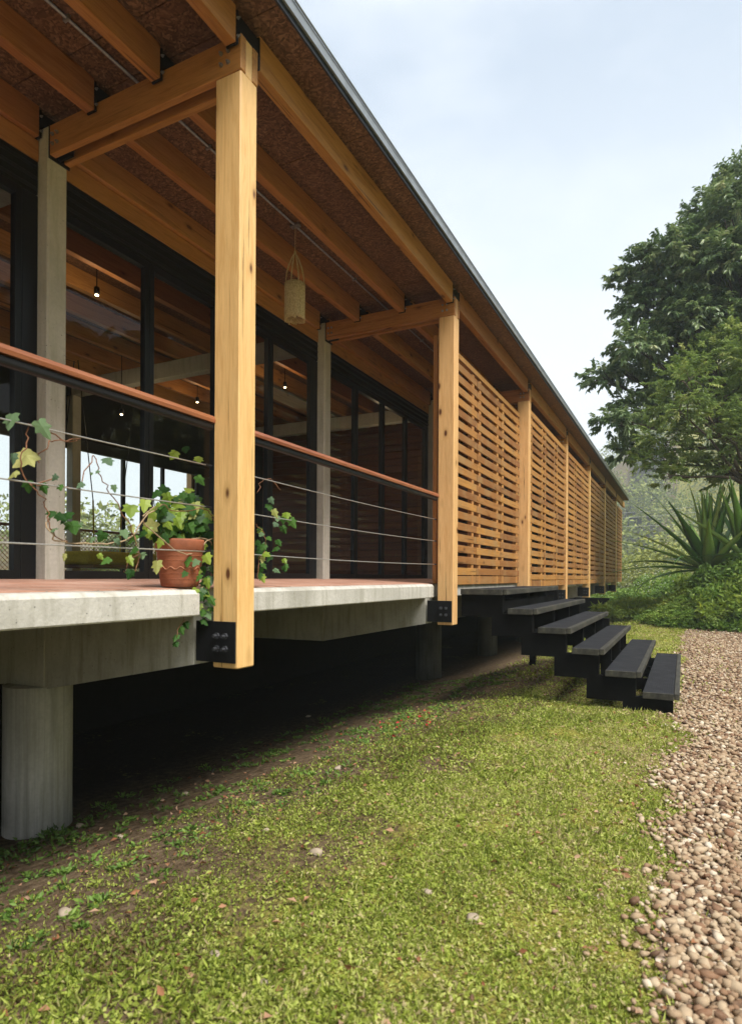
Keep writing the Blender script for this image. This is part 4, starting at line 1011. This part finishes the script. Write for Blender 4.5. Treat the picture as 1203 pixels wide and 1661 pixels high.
scatter_bush('back_hedge', -16.5, -14, -8, 30, 2.6, 26000, .22, M['bush'], 'rough brownish hedge growing behind the house seen through the windows', 'hedge', (.85, .2), lump=.9, seed=4)
scatter_bush('yellow_flowers', -14.2, -13.0, -6, 26, 1.5, 16000, .14, M['yplant'], 'yellow flowering plants behind the house seen through the windows', 'flowers', (.8, .2), lump=.9, seed=6)

# ------------------------------------------------------------------ undergrowth on the mound, sword-leaved plants
def mound_cover():
    rs = np.random.default_rng(9); n = 60000
    x = rs.uniform(-2.0, 6.5, n); y = rs.uniform(18.2, 25, n); z0 = gz(x, y); hgt = z0+1.47
    k = hgt > .10; x, y, z0, hgt = x[k], y[k], z0[k], hgt[k]; n = len(x)
    z = z0+rs.random(n)*(.10+.22*np.clip(hgt, 0, 1))*(.6+.4*noise2(x, y, 3.0, 8))
    P = np.stack([x, y, z], 1); D = rs.normal(size=(n, 3)); D[:, 2] += .7; D[:, 1] -= .3; L = rs.uniform(.07, .24, n); V, F = leaves(P, D, L, L*.40, .3, .4)
    t = np.clip(.48+.28*noise2(x, y, 2.4, 18)+rs.normal(0, .14, n), 0, 1)
    o = npmesh('undergrowth', V, F, M['bush'], tint=np.tile(t, 2)); tag(o, 'ferny green undergrowth covering the earth mound beyond the gravel', 'undergrowth', kind='stuff')
    # arching fern fronds
    VV = []; FF = []; TT = []; off = 0
    for i in range(330):
        x = rs.uniform(-.8, 4.2); y = rs.uniform(18.9, 20.6); z = float(gz(x, y))
        if z < -1.3: continue
        for f in range(5):
            a = rs.uniform(0, 6.28); L = rs.uniform(.35, .85); s = np.linspace(0, 1, 12); px_ = x+np.cos(a)*L*s; py_ = y+np.sin(a)*L*s; pz_ = z+.1+L*(.9*s-1.0*s*s)
            P = np.repeat(np.stack([px_, py_, pz_], 1), 2, 0); sd = np.tile([[-math.sin(a), math.cos(a), -.15], [math.sin(a), -math.cos(a), -.15]], (12, 1)); D = sd+np.array([math.cos(a), math.sin(a), 0])*.4
            LL = np.repeat(.15*(1-s*.75), 2)+.015; V, F = leaves(P, D, LL, LL*.34, .2, .2); VV.append(V); FF.append(F+off); off += len(V); TT.append(np.tile(np.full(24, rs.uniform(.35, .95)), 2))
    o = npmesh('fern_fronds', np.concatenate(VV), np.concatenate(FF), M['bush'], tint=np.concatenate(TT)); tag(o, 'arching fern fronds on the mound below the sword-leaved plants', 'ferns', kind='stuff')
mound_cover()
def sword_mesh(L, W, arch, tipfall, seed):
    rs = random.Random(seed); n = 12; V = []; F = []; x = z = 0; ang = 0
    for i in range(n+1):
        s = i/n; w = W*(.55+.45*math.sin(math.pi*min(1, s*1.25+.15)))*(1-s**3.2)+.002; th = arch*s**1.5+tipfall*max(0, s-.7)*3
        if i: x += L/n*math.cos(-th); z += L/n*math.sin(-th)
        V += [(x, -w/2, z+w*.10), (x, 0, z-.0), (x, w/2, z+w*.10), (x, 0, z-w*.05-.004)]
    for i in range(n):
        a = i*4; b = a+4
        F += [(a, a+1, b+1, b), (a+1, a+2, b+2, b+1), (a, b, b+3, a+3), (a+3, b+3, b+2, a+2)]
    me = bpy.data.meshes.new('leaf'); me.from_pydata(V, [], F); me.materials.append(M['agave']); me.polygons.foreach_set('use_smooth', [True]*len(F)); return me
SW = [sword_mesh(3.0, .40, .15, .0, 1), sword_mesh(2.9, .36, .4, .1, 2), sword_mesh(2.7, .34, .75, .6, 3), sword_mesh(2.9, .42, .25, .05, 4)]
def sword_plant(px, py, D, n, label, s=1.0, extra=()):
    p = onD(px, py, D); r0_ = empty('sword_leaf_plant', p, label, 'agave', 'sword-leaved plants on the mound')
    rs = random.Random(int(px))
    for i in range(n):
        az = i*2.399+rs.uniform(-.3, .3); el = math.radians(rs.choice([12, 25, 40, 52, 62, 72, 80, 85]))+rs.uniform(-.1, .1)
        k = 0 if el > 1.1 else rs.choice([1, 3, 0]) if el > .5 else rs.choice([1, 2])
        o = link('leaf', SW[k], parent=r0_, rot=(rs.uniform(-.3, .3), -el, az)); q = s*rs.uniform(.7, 1.05); o.scale = (q, q, q); o.location = (.06*math.cos(az), .06*math.sin(az), .0)
    for (az, el, k, q) in extra:
        o = link('leaf', SW[k], parent=r0_, rot=(0, -math.radians(el), math.radians(az))); o.scale = (q, q, q)
    st = link('stump', MB().lathe([(.22, -.75), (.18, -.3), (.14, .1), (.05, .2)], 0, 0, 14).mesh('stump', True), M['bark'], r0_)
sword_plant(1150, 926, 19.8, 44, 'large sword-leaved plant on the mound, the one nearer the house', 1.0, [(200, 8, 1, 1.15), (195, 25, 3, 1.1), (205, 45, 0, 1.1), (210, 2, 2, 1.1), (190, 60, 0, 1.0)])
sword_plant(1212, 905, 18.9, 34, 'large sword-leaved plant on the mound, at the right edge of the photo', .95)

scatter_bush('shrub_bank', -.2, 9, 25.5, 29.5, 2.6, 26000, .26, M['yplant'], 'light yellow-green shrubs filling the gap behind the sword-leaved plants', 'shrubs', (.35, .3), wr=.45, seed=33, lump=.8)
scatter_bush('mound_shrubs', .2, 5.5, 19.2, 21.6, 1.0, 16000, .17, M['bush'], 'lumpy green shrubs growing over the mound around the sword-leaved plants', 'shrubs', (.45, .35), wr=.45, seed=35, lump=2.6)
scatter_bush('leafy_edge_plants', .4, 4.5, 18.7, 20.2, .75, 6000, .22, M['yplant'], 'mixed broad-leaved plants at the foot of the mound beside the gravel', 'plants', (.35, .3), wr=.4, seed=34, lump=2.2)
# ------------------------------------------------------------------ plants past the end of the steps and beyond
scatter_bush('yellow_border_plants', -2.7, -.0, 21.5, 29.5, .75, 26000, .20, M['yplant'], 'yellow and light green border plants along the house beyond the steps', 'border plants', (.5, .25), wr=.28, seed=14, lump=1.6)
scatter_bush('dark_border_plants', -9, -2.9, 30.5, 33, 1.1, 7000, .2, M['bush'], 'green plants growing past the far end of the house', 'plants', (.5, .2), seed=15, lump=1.2)
scatter_bush('white_flower_shrubs', -4.5, 3, 33, 36.5, 2.2, 15000, .17, M['bush'], 'shrubs with small white flowers past the far end of the house', 'shrubs', (.6, .3), seed=16, lump=.9)
rs = np.random.default_rng(77); n = 700; x = rs.uniform(-4.5, 2, n); y = rs.uniform(32.8, 34.5, n); z = gz(x, y)+rs.uniform(.7, 2.2, n)
V, F = leaves(np.stack([x, y, z], 1), rs.normal(size=(n, 3)), rs.uniform(.03, .08, n), .05, .2, .2); o = npmesh('white_blossoms', V, F, M['flower'], tint=np.tile(rs.random(n), 2)); tag(o, 'small white blossoms on the shrubs past the end of the house', 'blossoms', kind='stuff')
# middle-distance trees on the slope
def blob_forest(name, spots, seed, leafL, per, label, mat):
    rs = np.random.default_rng(seed); VV = []; FF = []; TT = []; off = 0
    for (x, y, w) in spots:
        z = float(gz(x, y)); n = per; d = unit(rs.normal(size=(n, 3))); d[:, 2] = np.abs(d[:, 2])*1.0-.25
        lob = 1+.35*np.sin(d[:, 0]*4+x)*np.sin(d[:, 1]*4+y)*np.cos(d[:, 2]*5)
        P = np.array([x, y, z+w*.75])+d*(w*rs.uniform(.6, 1.0, n)*lob)[:, None]*np.array([1, 1, 1.15])
        D = d+rs.normal(0, .6, (n, 3)); D[:, 2] -= .3; L = leafL*w*rs.uniform(.6, 1.4, n); V, F = leaves(P, D, L, L*.6, .3, .2, d+rs.normal(0, .4, (n, 3)))
        t = np.clip(rs.normal(rs.uniform(.25, .75), .12, n), 0, 1); VV.append(V); FF.append(F+off); off += len(V); TT.append(np.tile(t, 2))
    o = npmesh(name, np.concatenate(VV), np.concatenate(FF), mat, tint=np.concatenate(TT)); tag(o, label, 'forest', kind='stuff')
rs = random.Random(5)
sp = []
for i in range(150):
    y = rs.uniform(39, 95); x = -.1*y+rs.uniform(-6, 14)*(y/45)
    sp.append((x, y, rs.uniform(1.2, 2.6)))
blob_forest('valley_trees', sp, 3, .10, 620, 'pale green trees on the slope past the end of the house', M['far'])
sp = []
for i in range(620):
    y = 100+225*rs.random()**1.1; x = rs.uniform(-.35, .5)*y
    if abs(x) > 190: continue
    if abs(x+.096*y) < .035*y and 128 < y < 150: continue
    sp.append((x, y, rs.uniform(3.0, 6.5)))
blob_forest('mountain_forest', sp, 4, .13, 260, 'hazy forest covering the mountain slope behind the house', M['far'])
sp = [(-random.uniform(50, 120), random.uniform(-20, 90), random.uniform(3, 6)) for _ in range(60)]
blob_forest('back_forest', sp, 6, .14, 200, 'far trees beyond the back of the house', M['far'])
# power lines
for i, (ya, yb) in enumerate([(828, 808), (836, 818), (850, 838)]):
    a = onD(1000, ya+2, 44); b = onD(1215, yb, 38); pts = []
    for t in range(17):
        q = t/16; p = a.lerp(b, q*1.5-.25); p.z -= 1.0*(.25-(q-.5)**2)*.8; pts.append(p)
    o = MB().tube([tuple(p) for p in pts], .010, 4).build('power_line', M['wire']); tag(o, ['topmost of the three thin power lines crossing behind the far end of the roof', 'middle one of the three thin power lines behind the far end of the roof', 'lowest of the three thin power lines behind the far end of the roof'][i], 'power line', 'power lines past the end of the house')

# ------------------------------------------------------------------ haze
me = MB().box(-215, 215, -165, 405, -3.5, 134).mesh('haze')
hz = link('haze', me); hz['kind'] = 'stuff'; hz['label'] = 'thin pale haze hanging over the valley'
hm_ = bpy.data.materials.new('haze_air'); hm_.use_nodes = True; t = hm_.node_tree; t.nodes.clear()
oo = t.nodes.new('ShaderNodeOutputMaterial'); pv = t.nodes.new('ShaderNodeVolumePrincipled'); pv.inputs['Color'].default_value = (.80, .92, 1, 1); pv.inputs['Density'].default_value = .0011; pv.inputs['Anisotropy'].default_value = 0
t.links.new(pv.outputs[0], oo.inputs['Volume']); me.materials.clear(); me.materials.append(hm_)
